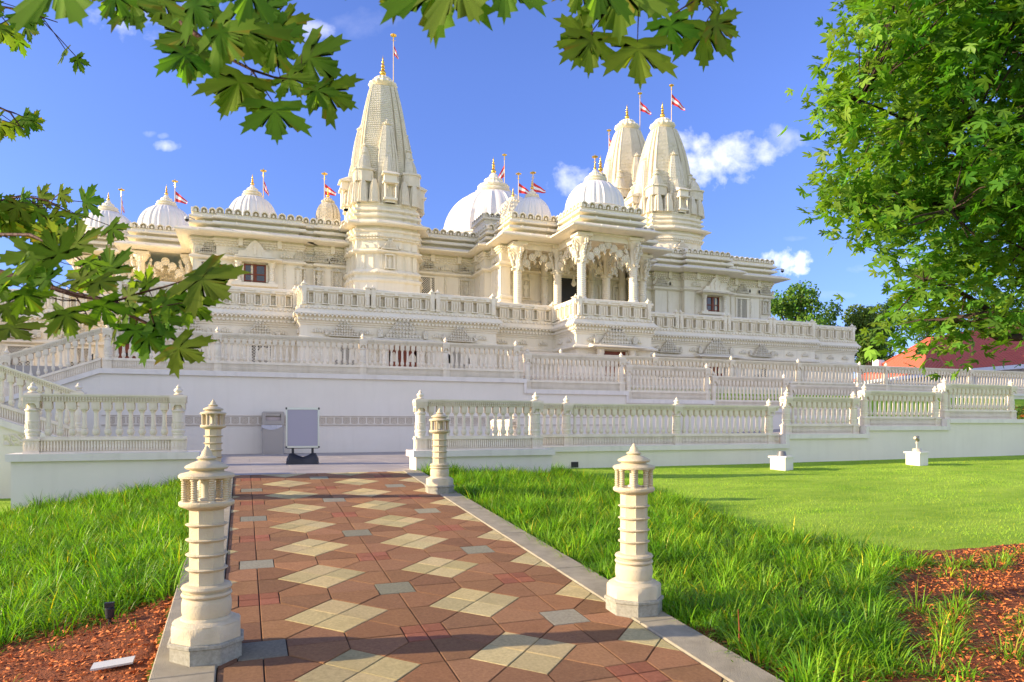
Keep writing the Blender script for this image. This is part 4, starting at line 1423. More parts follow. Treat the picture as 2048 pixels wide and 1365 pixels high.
# ---- porch columns with bracket figures and hanging arches
def column_mesh():
    b = MB()
    r = .20
    o8 = math.pi / 8
    b.lathe([(.34, 0), (.34, .14), (.29, .18), (.27, .26), (.24, .30)], 8, rot=o8)
    pr = [(.22, .30)]
    z = .32
    while z < 2.05:
        pr += [(.195, z), (.225, z + .03), (.225, z + .055), (.195, z + .085)]
        z += .105
    pr += [(.20, 2.08), (.24, 2.12), (.24, 2.17), (.20, 2.20), (.20, 2.9), (.30, 3.0), (.36, 3.12), (.40, 3.16), (.40, 3.28)]
    b.lathe(pr, 16, wob=lambda i: 1.0 if i % 2 else .93)
    b.box(-.42, .42, -.42, .42, 3.28, 3.42)
    body = b.mesh('column', MARBLE, smooth=45)
    f = MB()
    # dancer leaning out from the column under the ceiling
    f.tube([(.20, 0, 2.10), (.27, .02, 2.3), (.29, -.03, 2.48), (.36, .02, 2.66), (.42, 0, 2.82), (.46, 0, 2.94)], [.06, .085, .10, .075, .10, .06], 8)
    f.lathe([(.001, -.08), (.065, -.05), (.075, 0), (.06, .06), (.03, .10), (.001, .12)], 8, (.48, 0, 3.03))
    f.tube([(.42, .08, 2.86), (.40, .16, 2.98), (.46, .12, 3.16)], .03, 6)
    f.tube([(.42, -.08, 2.86), (.46, -.16, 2.76), (.36, -.14, 2.62)], .03, 6)
    f.vprism([(-.07, 2.0), (.07, 2.0), (.12, 2.12), (-.12, 2.12)], (.2, 0), (1, 0), 0, .14)
    fig = f.mesh('bracket_figure', CARVED, smooth=60)
    return body, fig


colm, figm = column_mesh()
ZC = 6.08
CP = [(13.45, 34.2), (15.75, 34.2), (15.75, 31.35), (18.7, 31.35), (18.7, 34.2), (21.0, 34.2), (13.72, 35.95), (15.75, 35.95), (18.7, 35.95), (20.7, 35.95), (-8.45, 45.5), (-6.0, 45.5), (-5.25, 43.35), (-2.85, 43.35)]
for i, (x, y) in enumerate(CP):
    o = link('column', colm, temple, (x - TO[0], y - TO[1], ZC - TO[2]))
    if i < 6 or i > 9:
        for k in range(4):
            g = link('bracket_figure', figm, o, rz=k * math.pi / 2 + .001)


def torana(a, b):
    """cusped hanging arch of carved discs between two columns"""
    mb = MB()
    ax, ay = a; bx, by = b
    L = math.hypot(bx - ax, by - ay)
    t = ((bx - ax) / L, (by - ay) / L)
    n = (t[1], -t[0])
    lo, hi = .32, L - .32
    k = max(3, int(round((hi - lo) / .34)) | 1)
    for i in range(k):
        f = (i + .5) / k
        s = lo + (hi - lo) * f
        u = abs(f - .5) * 2
        zz = ZC + 3.02 - .78 * u ** 1.25
        c = (ax + t[0] * s, ay + t[1] * s)
        r = (hi - lo) / k * .62
        for d0, d1, q in ((-.06, .06, 1.0), (-.085, .085, .62)):
            ring = [(r * q * math.cos(j * math.pi / 6), zz + r * q * math.sin(j * math.pi / 6)) for j in range(12)]
            mb.vprism(ring, c, n, d0, d1)
        mb.vprism([(-r * .42, zz - r * .8), (0, zz - r * 1.75), (r * .42, zz - r * .8)], (ax + t[0] * (s + (r * .8 if f < .5 else -r * .8)), ay + t[1] * (s + (r * .8 if f < .5 else -r * .8))), n, -.045, .045)
    tb(mb, 'hanging_arch', CARVED)


for i, j in ((0, 1), (2, 1), (2, 3), (3, 4), (4, 5), (1, 4), (10, 11), (12, 13)):
    torana(CP[i], CP[j])
mb = MB()
for i, j in ((0, 1), (2, 1), (2, 3), (3, 4), (4, 5), (1, 4)):
    (ax, ay), (bx, by) = CP[i], CP[j]
    if abs(ax - bx) > abs(ay - by): mb.box(min(ax, bx) + .3, max(ax, bx) - .3, ay - .14, ay + .14, 9.22 + ZC - 6.08, 9.499)
    else: mb.box(ax - .14, ax + .14, min(ay, by) + .3, max(ay, by) - .3, 9.22 + ZC - 6.08, 9.499)
tb(mb, 'porch_beams', MARBLE)
mb = MB(); mb.box(16.55, 17.85, 36.14, 36.19, 5.35, 8.35)
tb(mb, 'porch_doorway', DARK)
mb = MB()
mb.box(16.35, 16.54, 36.05, 36.19, 5.35, 8.5); mb.box(17.86, 18.05, 36.05, 36.19, 5.35, 8.5); mb.box(16.25, 18.15, 36.02, 36.19, 8.51, 8.75)
for x in (13.9, 14.7, 19.6, 20.5): niche(mb, (x, 36.2), FR, 7.1, .6, .95, .12)
mb.lathe([(.02, 8.3), (.1, 7.98), (.16, 7.85), (.1, 7.75), (.02, 7.7)], 10, (17.2, 35.2, 0))
tb(mb, 'door_surround', MARBLE)


# ---- domes
def kalash(parent, x, y, z, s):
    b = MB()
    pr = [(.10, 0), (.06, .05), (.16, .12), (.20, .22), (.16, .33), (.06, .40), (.11, .44), (.12, .50), (.05, .56), (.10, .60), (.12, .67), (.09, .74), (.04, .79), (.07, .83), (.085, .89), (.06, .95), (.03, .99), (.045, 1.03), (.045, 1.09), (.015, 1.2), (.003, 1.32)]
    b.lathe([(r * s, h * s) for r, h in pr], 16, (x, y, z))
    return tb(b, 'finial', GOLD, parent, smooth=60)


def flagpole(x, y, z, h, flag=(.55, -.35), fs=1.0, side=0.0):
    b = MB()
    b.lathe([(.05, 0), (.04, .1), (.028, .15), (.022, h)], 8, (x, y, z))
    o = tb(b, 'flagpole', plain('pole_paint', (.62, .45, .30), .5), smooth=40)
    c = MB()
    zt = z + h
    c.lathe([(.026, -.34), (.026, -.03), (.03, -.02), (.17, .0), (.18, .03), (.03, .07), (.01, .16)], 12, (x, y, zt))
    for k in range(4):
        a = k * math.pi / 2
        c.tube([(x, y, zt - .28), (x + .13 * math.cos(a), y + .13 * math.sin(a), zt - .25)], .008, 4)
    tb(c, 'pole_cap', GOLD, o)
    f = MB()
    # rippling pennant, red with a white stripe, tapering to the fly
    n = 12
    fx, fz = flag
    Lf = math.hypot(fx, fz) * fs * 1.25
    ux, uz = fx / math.hypot(fx, fz), fz / math.hypot(fx, fz)
    hoist = .62 * fs
    z0 = zt - .42 - .12 * fs
    rows = []
    for r in range(4):
        rr = []
        for i in range(n + 1):
            t = i / n
            hh = hoist * (1 - .72 * t)
            yy = .07 * fs * math.sin(t * 9 + r * .4) * t
            vv = (r / 3.0)
            rr.append((x + .03 + cy * (Lf * t * ux) + yy * .4, y - sy * (Lf * t * ux) + yy, z0 + Lf * t * uz - hh * vv - .12 * hoist * t))
        rows.append(rr)
    vs = [p for rr in rows for p in rr]
    for r in range(3):
        fs_ = [(r * (n + 1) + i, r * (n + 1) + i + 1, (r + 1) * (n + 1) + i + 1, (r + 1) * (n + 1) + i) for i in range(n)]
        base = len(f.v)
        if r == 0: f.v += vs; base = 0
        f.f += fs_; f.m += [1 if r == 1 else 0] * n
    tb(f, 'flag', [RED, WHITE], o, smooth=60)
    return o


def dome(x, y, z, r, h, label, kal, ribs=18, neck=None, drum=.35):
    b = MB()
    b.lathe([(r * 1.10, -drum), (r * 1.10, -drum + .1), (r * 1.02, -drum + .16), (r * 1.04, -.06), (r * 1.08, -.04), (r * 1.08, 0.0), (r * 1.02, .02)], 40, (x, y, z))
    n = ribs * 6
    prof = []
    for i in range(15):
        t = i / 14
        a = t * math.pi / 2 * .93
        rr = r * (math.cos(a) ** .92)
        zz = h * math.sin(a) / math.sin(math.pi / 2 * .93)
        prof.append((rr, .02 + zz))
    ribf = lambda i: 1.0 + (0.030 if i % 6 == 0 else (-0.022 if i % 6 in (1, 5) else .004))
    b.lathe(prof, n, (x, y, z), wob=ribf)
    o = tb(b, 'dome', DOME, smooth=50, label=label)
    b = MB()
    k = neck or r * .36
    zt = z + h * .965
    b.lathe([(k * .95, 0), (k * 1.15, k * .08), (k * 1.25, k * .18), (k * 1.1, k * .28), (k * .95, k * .34), (k * 1.05, k * .40), (k * 1.12, k * .50), (k * .98, k * .62), (k * .75, k * .70), (k * .62, k * .86), (k * .66, k * .92), (k * .62, k * 1.0), (k * .36, k * 1.12), (k * .28, k * 1.30), (k * .16, k * 1.45)],
            36, (x, y, zt), wob=lambda i: 1.0 if i % 2 else .94)
    tb(b, 'neck', MARBLE, o, smooth=30)
    kalash(o, x, y, zt + k * 1.38, kal)
    return o


def atz(px, v): return U(px, v)


dome(U(217, 46), 46, 11.0, 1.40, 1.28, 'leftmost ribbed dome', .42, neck=.47)
dome(U(333, 45), 45, 11.1, 1.52, 1.55, 'second ribbed dome from the left', .50, neck=.48)
dome(U(505, 42), 42, 11.3, 1.36, 1.56, 'ribbed dome behind the left wing', .52, neck=.46)
dome(U(987, 46), 46, 12.6, 3.55, 3.55, 'largest dome, white and smooth with widely spaced ribs', .95, ribs=16, neck=1.02, drum=2.0)
dome(U(1064, 36.6), 36.6, 11.35, 1.12, 1.50, 'small dome left of the porch', .50, neck=.36)
dome(U(1190, 33.6), 33.6, 11.45, 1.58, 1.62, 'dome above the porch', .42, neck=.50)


# ---- spires
def ratha(cx, cy_, r, k=1.0):
    """stepped square plan, counter-clockwise, r = half width of the middle projection"""
    q = [(-.34, -1.0), (.34, -1.0), (.34, -.95), (.60, -.95), (.60, -.88), (.80, -.88), (.80, -.80)]
    pts = []
    for m in range(4):
        for a, b in q:
            for _ in range(m): a, b = -b, a
            pts.append((cx + a * r, cy_ + b * r))
    return pts


def spire_plan(cx, cy_, r):
    """the same plan with deep vertical grooves between the ribs"""
    q = [(-.30, -1.0), (.30, -1.0), (.31, -.89), (.37, -.89), (.38, -.975), (.60, -.965), (.61, -.85), (.67, -.85), (.68, -.91), (.85, -.90), (.85, -.85)]
    pts = []
    for m in range(4):
        for a, b in q:
            for _ in range(m): a, b = -b, a
            pts.append((cx + a * r, cy_ + b * r))
    return pts


def spire_rings(cx, cy_, z0, h, r0, top=.42, n=22, p=2.1, vis=None):
    rs = []
    for i in range(n + 1):
        t = i / n
        r = r0 * (1 - (1 - top) * t ** p)
        z = z0 + h * t
        # fine horizontal courses
        rs.append([(x, y, z) for x, y in spire_plan(cx, cy_, r)])
        if i < n:
            z2 = z0 + h * (t + .55 / n)
            r2 = r0 * (1 - (1 - top) * (t + .55 / n) ** p)
            rs.append([(x, y, z2) for x, y in spire_plan(cx, cy_, r2 * 1.0)])
            rs.append([(x, y, z2 + .004) for x, y in spire_plan(cx, cy_, r2 * .982)])
            z3 = z0 + h * (t + 1.0 / n) - .004
            r3 = r0 * (1 - (1 - top) * (t + 1.0 / n) ** p)
            rs.append([(x, y, z3) for x, y in spire_plan(cx, cy_, r3 * .982)])
    return rs


def crown(b, cx, cy_, z, r):
    b.lathe([(r * .62, 0), (r * .66, r * .10), (r * .95, r * .22), (r * 1.08, r * .38), (r * 1.0, r * .52), (r * .78, r * .62), (r * .62, r * .66), (r * .70, r * .76), (r * .60, r * .90), (r * .35, r * 1.0), (r * .25, r * 1.08)],
            32, (cx, cy_, z), wob=lambda i: 1.0 if i % 2 else .9)


SPM = None


def tower(cx, cy_, ze, RW, RS, hs, label, wall_from=None, pw=2.6, top=.44):
    """ze: eave height; RW: half width of the wall; RS: half width of the spire foot; hs: height of the spire"""
    # storey below the eave
    b = MB()
    base = ratha(cx, cy_, RW)
    z0 = ze - 4.4 if wall_from is None else wall_from
    zz = lambda z: ze + z
    b.sweep(base, [(.0, z0), (.14, z0 + .01), (.14, max(zz(-3.0), z0 + .02)), (.22, zz(-2.9)), (.22, zz(-2.8)), (.10, zz(-2.72)), (.10, zz(-2.6)), (.20, zz(-2.52)), (.20, zz(-2.42)), (.06, zz(-2.3)), (0, zz(-2.25)),
                   (0, zz(-1.48)), (.05, zz(-1.46)), (.22, zz(-1.40)), (.24, zz(-1.34)), (.06, zz(-1.22)), (.02, zz(-1.20)), (.02, zz(-.76)), (.10, zz(-.72)), (.10, zz(-.64)), (.16, zz(-.60)), (.16, zz(-.50)), (.08, zz(-.46)), (.08, zz(-.36)), (.16, zz(-.3)), (.16, zz(-.2)), (.04, zz(-.16)), (.04, zz(-.01))], closed=True)
    # eave and stacked ledges carrying the spire
    b.sweep(base, [(-.4, zz(-.03)), (.34, zz(-.03)), (.50, zz(.01)), (.52, zz(.07)), (.22, zz(.26)), (.02, zz(.32)), (0, zz(.42)), (.16, zz(.48)), (.18, zz(.56)), (.02, zz(.66)), (-.02, zz(.74)), (.12, zz(.80)), (.12, zz(.90)), (-.04, zz(.98)), (-.04, zz(1.08)), (.02, zz(1.12)), (.02, zz(1.2)), (-.3, zz(1.22)), (-.9 * RW * .6, zz(1.23))], closed=True)
    d = b
    dentils(d, base, .08, zz(-.72), zz(-.64), .16, .08, closed=True)
    dentils(d, base, .12, zz(-.60), zz(-.51), .18, .09, closed=True)
    dentils(d, base, .16, zz(-2.51), zz(-2.43), .18, .09, closed=True)
    for c, n, w in along(base, .5, 0, closed=True):
        d.obox(c, n, .07, 0, .05, zz(-2.25), zz(-1.48))
        d.vprism([(-.14, zz(-1.18)), (.14, zz(-1.18)), (.08, zz(-1.02)), (0, zz(-.95)), (-.08, zz(-1.02))], c, n, .02, .07)
    for n in ((0, -1), (-1, 0)):
        c = (cx + n[0] * RW, cy_ + n[1] * RW)
        niche(d, c, n, zz(-2.2), .50, .66, .12)
        pediment(d, c, n, zz(-1.18), .85, .52, .16)
    for (a, bb, L, n, t) in seglist(base, True):
        if visible_face(n):
            for e in (a, bb):
                d.vprism([(-.05, zz(.07)), (.05, zz(.07)), (0, zz(.22))], (e[0] + n[0] * .35, e[1] + n[1] * .35), n, -.05, .05)
    body = tb(b, 'tower', MARBLE, label=label)
    # row of small spires round the foot, each its own piece
    zr = zz(1.2)
    hr = 1.25
    for m in range(4):
        for a, bb, r in ((-.72, -.86, .17), (-.42, -.93, .18), (.42, -.93, .18), (.72, -.86, .17)):
            for _ in range(m): a, bb = -bb, a
            x, y = cx + a * RW, cy_ + bb * RW
            q = r * RW * .86
            rs = []
            for t in (0, .12, .13, .35, .6, .8, .93, 1.0):
                k = (1.0 if t < .125 else .92) * (1 - .62 * max(0, t - .13) ** 2.2 / .87 ** 2.2)
                rs.append([(x + i_ * q * k, y + j_ * q * k, zr + hr * t) for i_, j_ in ((-1, -.6), (-.6, -.6), (-.6, -1), (.6, -1), (.6, -.6), (1, -.6), (1, .6), (.6, .6), (.6, 1), (-.6, 1), (-.6, .6), (-1, .6))])
            e = MB(); e.rings(rs); tb(e, 'miniature_spire', LACE, body)
        # upper corner blocks and pinnacles
        a, bb = -.66, -.66
        for _ in range(m): a, bb = -bb, a
        x, y = cx + a * RW, cy_ + bb * RW
        e = MB()
        e.prism(ratha(x, y, .34 * RW * .8), zr + hr * .9, zr + hr + .45)
        e.prism(ratha(x, y, .38 * RW * .8), zr + hr + .45, zr + hr + .55)
        e.rings(spire_rings(x, y, zr + hr + .5, hs * .13, .24 * RW * .8, .35, 8))
        crown(e, x, y, zr + hr + .5 + hs * .13, .10 * RW)
        tb(e, 'corner_pinnacle', LACE, body)
    # main shaft
    s = MB()
    zs = zz(1.9)
    H = ze + 1.2 + hs - zs
    s.prism(ratha(cx, cy_, RS * 1.04), zz(1.1), zs)
    s.rings(spire_rings(cx, cy_, zs, H, RS, top, 56, pw))
    # attached half spires on each face in two tiers, plus shoulders
    for m in range(4):
        for off, r, h_, z_ in ((.76, .43, .58, .02), (1.00, .31, .34, -.02), (1.18, .22, .18, -.06)):
            a, bb = 0.0, -off
            for _ in range(m): a, bb = -bb, a
            x, y = cx + a * RS, cy_ + bb * RS
            hh = H * h_
            zb_ = zs + H * z_
            s.prism(ratha(x, y, r * RS * 1.06), zr, zb_)
            s.rings(spire_rings(x, y, zb_, hh, r * RS, .40, 18, 2.3))
            crown(s, x, y, zb_ + hh, r * RS * .42)
            s.lathe([(r * RS * .14, 0), (r * RS * .18, .06), (r * RS * .08, .14), (.004, .30)], 8, (x, y, zb_ + hh + r * RS * .42))
        for a, bb in ((-.78, -.78),):
            for _ in range(m): a, bb = -bb, a
            x, y = cx + a * RS, cy_ + bb * RS
            s.rings(spire_rings(x, y, zs - .3, H * .44, .27 * RS, .35, 16))
            crown(s, x, y, zs - .3 + H * .44, .12 * RS)
    tb(s, 'spire', LACE, body)
    c = MB()
    crown(c, cx, cy_, zs + H, RS * .50)
    tb(c, 'crown_disc', MARBLE, body, smooth=30)
    kalash(body, cx, cy_, zs + H + RS * .52, .92)
    # projecting balconies on the faces
    for n in ((0, -1), (-1, 0), (1, 0)):
        g = MB()
        c0 = (cx + n[0] * RW * .98, cy_ + n[1] * RW * .98)
        g.obox(c0, n, .72, -.2, .42, zz(1.32), zz(1.42))
        g.obox(c0, n, .5, -.2, .28, zz(1.20), zz(1.319))
        t = (-n[1], n[0])
        for sg in (-1, 1):
            for dd in (.06, .36):
                cc = (c0[0] + t[0] * sg * .28 + n[0] * dd, c0[1] + t[1] * sg * .28 + n[1] * dd)
                g.lathe([(.06, 0), (.05, .1), (.05, .66), (.08, .75)], 8, (cc[0], cc[1], zz(1.42)))
        g.obox(c0, n, .80, -.2, .52, zz(2.17), zz(2.25))
        g.obox(c0, n, .66, -.2, .42, zz(2.25), zz(2.62))
        awning(g, c0, n, zz(2.62), .9, .55, .22)
        tb(g, 'balcony', MARBLE, body)
    return body


T1 = (7.18, 38.55)
tower(T1[0], T1[1], 10.42, 1.88, 1.50, 6.75, 'tall front spire left of centre', pw=2.05, top=.50)
T3 = (U(1325, 42.0), 42.0)
tower(T3[0], T3[1], 13.0, 2.22, 1.70, 6.35, 'right spire with the highest flagpole', wall_from=10.5, pw=2.3, top=.47)
T2 = (U(1254, 46.6), 46.6)
tower(T2[0], T2[1], 14.2, 2.3, 1.80, 6.85, 'middle spire partly hidden behind the right one', wall_from=10.5, pw=2.3, top=.47)
# small blunt spire behind the left wing
sx, sv = U(656, 41), 41
b = MB()
b.prism(ratha(sx, sv, .70), 10.6, 11.6)
b.rings(spire_rings(sx, sv, 11.6, .98, .68, .5, 9, 3.2))
crown(b, sx, sv, 12.56, .36)
o = tb(b, 'small_spire', FINE, label='small blunt spire just left of the tall front spire')
kalash(o, sx, sv, 12.92, .50)
# stepped pyramid roof between the big dome and the small dome
sx, sv = U(1026, 40.5), 40.5
b = MB()
z = 10.6
b.prism(ratha(sx, sv, 1.9), z, 11.5)
r = 1.95
z = 11.5
while r > .5:
    b.prism(ratha(sx, sv, r), z, z + .12)
    b.prism(ratha(sx, sv, r * .9), z + .12, z + .27)
    for i in range(-2, 3):
        for n in ((0, -1), (-1, 0)):
            c = (sx + n[0] * r * .95 - n[1] * i * r * .3, sv + n[1] * r * .95 + n[0] * i * r * .3)
            b.vprism([(-.1, z + .12), (.1, z + .12), (0, z + .34)], c, n, -.1, .02)
    z += .27; r -= .19
o = tb(b, 'stepped_roof', MARBLE)
b = MB(); crown(b, sx, sv, z, .42); tb(b, 'neck', MARBLE, o, smooth=30)
kalash(o, sx, sv, z + .42, .50)
# pierced screen panel standing on the roof beside it
b = MB()
b.sweep([(12.7, 39.5), (12.7, 37.4), (13.6, 37.4)], [(0, 10.6), (0, 11.55), (.12, 11.6), (.12, 11.72), (-.1, 11.75)])
crest(b, [(12.7, 39.5), (12.7, 37.4), (13.6, 37.4)], .05, 11.74, .25, .4)
tb(b, 'roof_attic', CARVED)
# extra finial behind the porch dome
kalash(None, U(1201, 38), 38, Z(1201, 345, 38), .8)
b = MB(); x_, v_ = U(1201, 38), 38; zb_ = Z(1201, 345, 38); b.rings(spire_rings(x_, v_, 10.6, zb_ - 10.9, .8, .35, 14)); crown(b, x_, v_, zb_ - .32, .30); tb(b, 'small_spire', FINE, label='slim spire behind the porch dome')

# ---- flagpoles
for px, py, v, h, fl, fs in [(787, 72, 38.9, 3.2, (.22, -.5), .9), (1343, 172, 42.5, 3.4, (.62, -.62), 1.2), (1280, 188, 46.6, 3.9, (.55, -.5), 1.2), (1218, 262, 47.5, 3.0, (.35, -.6), 1.0),
                             (1009, 311, 46.8, 3.0, (-.35, -.65), 1.4), (1037, 349, 40.9, 1.9, (.62, -.42), 1.0), (1066, 347, 37.2, 1.35, (.62, -.35), .9), (1190, 315, 34.2, 1.0, (.25, -.5), .7),
                             (243, 381, 46.4, 1.5, (.12, -.6), .9), (350, 364, 45.4, 1.6, (.55, -.42), 1.0), (527, 343, 42.4, 1.9, (.25, -.6), .9), (649, 349, 41.3, 2.0, (.5, -.35), 1.0)]:
    zt = Z(px, py, v)
    flagpole(U(px, v), v, zt - h, h, fl, fs)
# security cameras on the roof corners
for (x, y, z, sg) in ((-2.62, 38.3, 10.32, -1), (33.55, 37.1, 10.35, 1)):
    b = MB()
    b.tube([(x - sg * .35, y + .25, z), (x, y, z + .05)], .03, 6)
    b.lathe([(.10, .02), (.11, -.05), (.12, -.10)], 14, (x, y, z))
    o = tb(b, 'security_camera', plain('camera_housing', (.4, .4, .4), .4), smooth=40)
    b = MB(); b.lathe([(.10, -.10), (.085, -.17), (.03, -.21), (.002, -.215)], 14, (x, y, z)); tb(b, 'camera_dome', BLACK, o, smooth=60)

# ---------------------------------------------------------------- grass and mulch
def in_poly(poly, x, y):
    inside = np.zeros(len(x), bool)
    n = len(poly)
    for i in range(n):
        x1, y1 = poly[i]; x2, y2 = poly[(i + 1) % n]
        c = ((y1 > y) != (y2 > y)) & (x < (x2 - x1) * (y - y1) / (y2 - y1 + 1e-9) + x1)
        inside ^= c
    return inside


def scatter(poly, n):
    xs = [p[0] for p in poly]; ys = [p[1] for p in poly]
    x = rng.uniform(min(xs), max(xs), n); y = rng.uniform(min(ys), max(ys), n)
    k = in_poly(poly, x, y)
    return x[k], y[k]


def blades(bx, by, L, W, az, lean, tone, segs=3):
    """ribbon blades that arch over; returns verts, tris, cols"""
    n = len(bx)
    bz = ground(bx, by) - 0.01
    dx, dy = np.cos(az), np.sin(az)
    tw = rng.uniform(-.9, .9, n)
    wx, wy = -np.sin(az + tw), np.cos(az + tw)
    V = []
    C = []
    for s in range(segs + 1):
        t = s / segs
        # arc: rises then falls outwards
        ang = lean * (0.25 + 1.35 * t)
        r = L * t
        hx = r * np.sin(ang * .62); hz = r * np.cos(ang * .80)
        w = W * (1 - t ** 2.2) * .5
        cx_, cy2, cz = bx + dx * hx, by + dy * hx, bz + hz
        if s < segs:
            V.append(np.stack([cx_ - wx * w, cy2 - wy * w, cz], 1)); V.append(np.stack([cx_ + wx * w, cy2 + wy * w, cz], 1))
        else:
            V.append(np.stack([cx_, cy2, cz], 1))
    k = 2 * segs + 1
    verts = np.stack(V, 1).reshape(-1, 3)
    base = np.arange(n) * k
    T = []
    for s in range(segs):
        a, b = 2 * s, 2 * s + 1
        if s < segs - 1:
            T += [(a, b, b + 2), (a, b + 2, a + 2)]
        else:
            T += [(a, b, 2 * segs)]
    tris = (base[:, None, None] + np.array(T)[None]).reshape(-1, 3)
    cols = np.repeat(tone, k, axis=0)
    return verts, tris, cols


def tones(n, dry=.05, var=.25):
    g = rng.uniform(1 - var, 1 + var, n)
    t = np.stack([g * rng.uniform(.85, 1.25, n), g, g * rng.uniform(.7, 1.2, n)], 1)
    d = rng.random(n) < dry
    t[d] = t[d] * np.array([2.3, 1.15, 1.3])
    return t


def tufts(cx_, cy2, per, L, spread, name, label, cat, W=.0085):
    n = len(cx_)
    px = np.repeat(cx_, per); py = np.repeat(cy2, per)
    m = n * per
    az = rng.uniform(0, 2 * np.pi, m)
    rr = spread * np.sqrt(rng.random(m))
    bx = px + rr * np.cos(az); by = py + rr * np.sin(az)
    az2 = az + rng.normal(0, .5, m)
    hs = np.repeat(rng.uniform(.60, 1.2, n), per)
    LL = L * hs * rng.uniform(.55, 1.15, m)
    lean = rng.uniform(.35, 1.95, m) * (.5 + .8 * rr / spread)
    tn = tones(m, .055, .32) * np.repeat(rng.uniform(.60, 1.22, n), per)[:, None]
    return blades(bx, by, LL, W * rng.uniform(.7, 1.2, m), az2, lean, tn)


def cat3(parts):
    vs, ts, cs = [], [], []
    o = 0
    for v, t, c in parts:
        vs.append(v); ts.append(t + o); cs.append(c); o += len(v)
    return np.concatenate(vs), np.concatenate(ts), np.concatenate(cs)


# left bank
LB_POLY = [(-.50, 6.35), (-.56, 13.0), (-6.6, 13.0), (-6.6, 5.9), (-1.9, 6.0), (-1.3, 6.2)]
x, y = scatter(LB_POLY, 1500)
x, y = x[(x > -3.6) | (y < 12.9)], y[(x > -3.6) | (y < 12.9)]
p1 = tufts(x, y, 92, .30, .16, '', '', '', W=.011)
v_, t_, c_ = cat3([p1])
o = np_mesh('tall_grass', v_, t_, BLADE, c_)
tag(o, 'thick tall green grass covering the bank left of the path', 'grass', kind='stuff')
# right bed
RB_POLY = [(3.17, 3.75), (3.17, 13.15), (6.1, 13.15), (6.35, 14.3), (6.75, 12.2), (6.65, 10.0), (6.2, 7.6), (6.4, 6.7), (6.8, 6.0), (6.75, 5.35), (5.9, 5.2), (5.35, 4.55), (4.6, 4.0), (3.9, 3.3), (3.2, 3.0)]
x, y = scatter(RB_POLY, 1500)
k = ~((x < 3.6) & (y < 4.3) & (rng.random(len(x)) < .5))
x, y = x[k], y[k]
p1 = tufts(x, y, 96, .29, .16, '', '', '', W=.011)
x2 = np.array([7.3, 7.6, 7.15, 7.9, 5.3, 5.5, 5.1, 5.7, 5.65, 5.4, 5.8, 5.9, 4.25, 4.4, 4.1, 3.9, 8.4, 6.5, 6.1, 5.0, 4.8, 5.25, 6.9, 6.4, 4.6, 5.0, 7.7]); y2 = np.array([5.0, 5.1, 5.2, 5.3, 3.98, 4.1, 3.9, 4.2, 3.6, 3.45, 3.5, 3.7, 3.3, 3.2, 3.1, 2.95, 5.4, 4.9, 4.4, 3.75, 3.6, 4.25, 5.15, 5.3, 3.55, 3.3, 5.25])
p2 = tufts(x2, y2, 60, .26, .10, '', '', '')
v_, t_, c_ = cat3([p1, p2])
o = np_mesh('tall_grass', v_, t_, BLADE, c_)
tag(o, 'thick tall green grass bed between the right kerb and the lawn', 'grass', kind='stuff')
# few young tufts in the left mulch: each a plant
for i, (x, y, h, lab) in enumerate([(-.75, 5.9, .17, 'young grass tuft in the mulch between the path light and the kerb'), (-1.25, 5.75, .2, 'young grass tuft at the edge of the grass left of the path light'),
                                    (-.70, 5.35, .06, 'tiny seedling in the mulch just above the pale tag'), (-1.38, 5.28, .14, 'grass tuft in the bottom left corner of the mulch'), (-.60, 5.75, .05, 'tiny seedling in the mulch beside the kerb')]):
    v_, t_, c_ = tufts(np.array([x]), np.array([y]), 16 if h > .1 else 9, h, .03, '', '', '')
    tag(np_mesh('grass_tuft', v_, t_, BLADE, c_), lab, 'plant', group='young tufts in the left mulch')
# short lawn grass
x, y = scatter([(3.3, 3.0), (26, 3.0), (26, 14.55), (6.0, 14.55), (5.9, 13.2), (3.3, 13.2)], 300000)
keep = ~in_poly([(6.95, 5.5), (12, 6.2), (12, 2.5), (3.0, 2.5), (3.2, 3.6), (5.5, 4.9)], x, y)
dd = np.hypot(x, y)
keep &= rng.random(len(x)) < np.clip(12 / dd, .25, 1)
x, y = x[keep], y[keep]
n = len(x)
patch = .85 + .30 * np.sin(x * 1.3 + 2 * np.sin(y * 1.1)) * np.sin(y * 1.7 + x * .4)
v_, t_, c_ = blades(x, y, rng.uniform(.03, .06, n), rng.uniform(.006, .011, n), rng.uniform(0, 6.28, n), rng.uniform(.3, 1.4, n), tones(n, .004, .15) * patch[:, None], segs=1)
o = np_mesh('lawn_grass', v_, t_, LAWNB, c_)
tag(o, 'short mown sunlit grass of the lawn', 'grass', kind='stuff')


# mulch: a soil sheet and many wood chips
def mulch(poly, n, label):
    xs = [p[0] for p in poly]; ys = [p[1] for p in poly]
    x, y = scatter(poly, n)
    m = len(x)
    z = ground(x, y) + rng.uniform(.0, .035, m)
    L = rng.uniform(.012, .045, m); W = rng.uniform(.004, .011, m)
    az = rng.uniform(0, 6.28, m); tl = rng.normal(0, .35, m); rl = rng.normal(0, .6, m)
    d = np.stack([np.cos(az) * np.cos(tl), np.sin(az) * np.cos(tl), np.sin(tl)], 1)
    s = np.stack([-np.sin(az) * np.cos(rl), np.cos(az) * np.cos(rl), np.sin(rl)], 1)
    c = np.stack([x, y, z], 1)
    up = np.cross(d, s) * (.003 + W * .25)[:, None]
    a = c - d * L[:, None] * .5; b = c + d * L[:, None] * .5
    V = np.stack([a - s * W[:, None], b - s * W[:, None] * .6, b + s * W[:, None], a + s * W[:, None] * .8, c + up], 1).reshape(-1, 3)
    T = np.array([(0, 1, 4), (1, 2, 4), (2, 3, 4), (3, 0, 4)])
    tris = (np.arange(m)[:, None, None] * 5 + T[None]).reshape(-1, 3)
    o = np_mesh('mulch', V, tris, CHIP)
    tag(o, label, 'mulch', kind='stuff')


